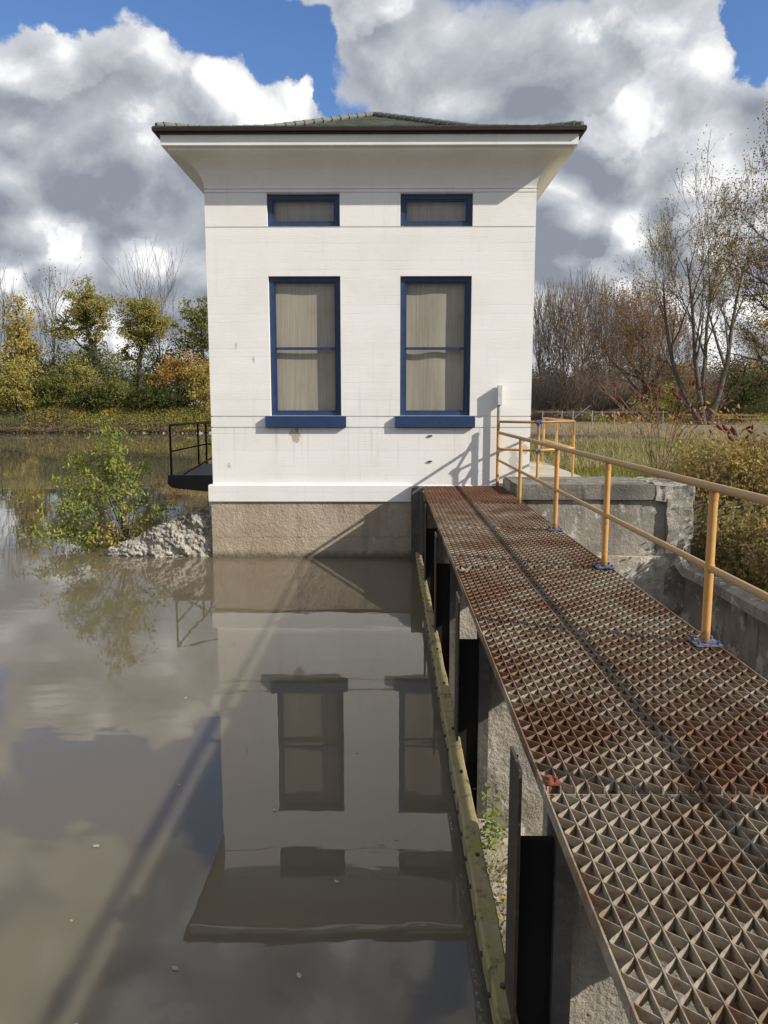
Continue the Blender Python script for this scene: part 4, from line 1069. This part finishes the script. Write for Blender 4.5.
# tufts on the piers and on the channel wall
rng = np.random.default_rng(8)
def tuft(label, c, n, h, mat, sg):
    P = []
    V = []
    for k in range(n):
        x, y, z = np.array(c)+rng.normal(size=3)*np.array(sg); a = rng.uniform(0,PI); L = h*rng.uniform(.5,1.2); ln = rng.normal(size=2)*L*.45; w_ = .0035
        V.append([(x-w_*math.cos(a),y-w_*math.sin(a),z),(x+w_*math.cos(a),y+w_*math.sin(a),z),(x+ln[0]*.5+w_*math.cos(a),y+ln[1]*.5,z+L*.7),(x+ln[0],y+ln[1],z+L)])
    o = quads_mesh('weed_tuft', np.array(V), M[mat]); tag(o, label, 'weed')
tuft('small green weed tuft on the curved shoulder of the channel wall', (5.6,12.9,.14), 60, .3, 'grass_green', (.06,.08,.01))
def leafy(label, c, n, mat, sg, size=.05):
    P = np.array(c)+rng.normal(size=(n,3))*np.array(sg)
    o = quads_mesh('weed_clump', leaf_quads(P, size, rng, .5), M[mat]); tag(o, label, 'weed', kind='stuff')
leafy('yellow weed clump growing between the timber log and the rough pier', (.86,6.05,-.42), 260, 'leaf_lime', (.06,.16,.16))
leafy('brown and green weed clump low behind the timber log', (.86,5.3,-.55), 320, 'leaf_weed', (.07,.25,.15))
mb = MB(); rough(mb, .70,1.15,4.9,6.45,-1.5,-.55,.1,.06,3)
o = mb.build('broken_ledge', M['pier_concrete']); tag(o,'broken concrete ledge with weeds at the foot of the rough pier','ledge')

# sumac with dark red seed heads
cone_me = None
def sumac(label, loc, seed, n, spread, h, cones):
    global cone_me
    root = thing('sumac_shrub', label, 'shrub', loc, group='sumac shrubs'); rs = random.Random(seed); mb = MB(); tips = []
    for k in range(n):
        a = rs.uniform(0,2*PI); L = h*rs.uniform(.75,1.05); rr = spread*rs.uniform(.2,1)
        p0 = Vector((rs.gauss(0,.12),rs.gauss(0,.12),0)); p2 = Vector((rr*math.cos(a),rr*math.sin(a)*.7,L)); p1 = p0.lerp(p2,.5)+Vector((-.15*rr*math.cos(a),0,.1))
        mb.tube([p0,p1,p2],[.013,.009,.005],5,cap=False); tips.append((p2,unit(p2-p1)))
        for j in range(3):
            q = p1.lerp(p2,rs.uniform(.1,.9)); e = q+Vector((rs.gauss(0,.35),rs.gauss(0,.3),rs.uniform(.1,.5)))*h*.35
            mb.tube([q,e],[.006,.004],4,cap=False); tips.append((e,unit(e-q)))
    mb.build('stem', M['sumac_stem'], root)
    rs.shuffle(tips)
    for p, d in tips[:cones]:
        if cone_me is None:
            c = MB(); prof_ = [(0,.012),(.02,.034),(.06,.042),(.11,.034),(.16,.018),(.19,.004)]; k = 9
            vs = [(r*math.cos(2*PI*j/k)*(1+.25*math.sin(7*j+9*z*50)), r*math.sin(2*PI*j/k)*(1+.25*math.cos(5*j+z*300)), z) for z, r in prof_ for j in range(k)]
            c.add(vs, [(i*k+j,i*k+(j+1)%k,(i+1)*k+(j+1)%k,(i+1)*k+j) for i in range(5) for j in range(k)], True)
            ob = c.build('seed_head', M['seed_red'], root); cone_me = ob.data
        else:
            ob = bpy.data.objects.new('seed_head', cone_me); COL.objects.link(ob); ob.parent = root
        ob.location = p; dd = unit(d+Vector((rs.gauss(0,.35),rs.gauss(0,.35),.3))); ob.rotation_euler = dd.to_track_quat('Z','Y').to_euler(); s = rs.uniform(.6,1.05); ob.scale = (s,s,s)
    rg = np.random.default_rng(seed); T = np.array([tuple(p) for p,_ in tips]); 
    T = T[rg.integers(0,len(T),170)]*np.array([1,1,.75])+rg.normal(size=(170,3))*.12
    quads_mesh('leaves', leaf_quads(T, .13, rg, .4, .4), M['leaf_apricot'], root)
    return root
sumac('sumac shrub with upright dark red seed heads behind the railing', (6.55,18.6,1.42), 3, 18, 1.75, 2.2, 38)
sumac('smaller sumac with drooping dark maroon seed heads among the weeds', (7.3,15.6,1.3), 6, 11, 1.1, 1.4, 18)

# leafy sapling over the water at the left foot of the house
sap = thing('leafy_sapling','leafy green sapling leaning over the water beside the rubble','shrub',(-5.75,16.55,.05))
rs = random.Random(21); mb = MB(); pts = []
for k in range(27):
    a = rs.uniform(-1.15,.95); tip = Vector((-.15+a*1.35+(-.25), rs.uniform(-.5,.7), 2.95-abs(a+.0)*1.25+rs.uniform(-1.2,.1)))
    if a < -.3: tip.z -= .3
    m1 = Vector((tip.x*.42+rs.gauss(0,.12), tip.y*.4+rs.gauss(0,.12), tip.z*.6)); mb.tube([(0,0,0),m1,tip],[.014,.009,.004],5,cap=False)
    for j in range(12):
        q = m1.lerp(tip, rs.uniform(0,1)); e = q+Vector((rs.gauss(0,.22),rs.gauss(0,.2),rs.uniform(-.22,.12))); mb.tube([q,e],[.006,.003],3,cap=False)
        for i in range(14): pts.append(q.lerp(e, rs.uniform(.2,1.15)))
    for i in range(14): pts.append(m1.lerp(tip, rs.uniform(.1,1.05)))
mb.build('stem', M['bark_dark'], sap)
rg = np.random.default_rng(3); P = np.array([tuple(p) for p in pts])+rg.normal(size=(len(pts),3))*.06
quads_mesh('leaves', leaf_quads(P, .10, rg, .36, .6), M['leaf_lime'], sap)
P = np.array([(-.1+rg.normal()*.35, rg.normal()*.3-.1, .12+abs(rg.normal())*.25) for _ in range(260)])
quads_mesh('base_leaves', leaf_quads(P, .12, rg, .4), M['leaf_weed'], sap)

# pale leaves floating on the water
lf = None
rs = random.Random(12)
for (x, y) in [(-3.0,4.75),(-1.95,4.3),(-2.4,4.0),(-2.1,5.1),(-1.75,6.0),(-.9,5.6),(-.35,4.7),(-1.2,3.9),(-2.8,3.6),(-.5,3.85),(-1.6,3.5),(.05,5.2),(-3.6,6.4),(-.3,6.6),(-2.2,7.9)]:
    if lf is None:
        mb = MB(); vs = [(0,-.022,0),(.012,-.008,.002),(.011,.01,.001),(0,.026,.003),(-.012,.009,.001),(-.011,-.009,.002)]
        mb.add([(a,b,c+.004) for a,b,c in vs]+[(a,b,c+.0015) for a,b,c in vs], [(0,1,2,3,4,5),(11,10,9,8,7,6)]+[(i,(i+1)%6,6+(i+1)%6,6+i) for i in range(6)])
        lf = mb.build('floating_leaf', M['pale_leaf']); tag(lf,'tiny pale leaf floating on the brown water','leaf','leaves floating on the water'); o = lf
    else: o = lf.copy(); COL.objects.link(o)
    o.location = (x,y,0); o.rotation_euler = (0,0,rs.uniform(0,6)); s = rs.uniform(.6,1.2); o.scale = (s,s,s)

for o in bpy.data.objects:
    if '_at' in o.keys(): del o['_at']
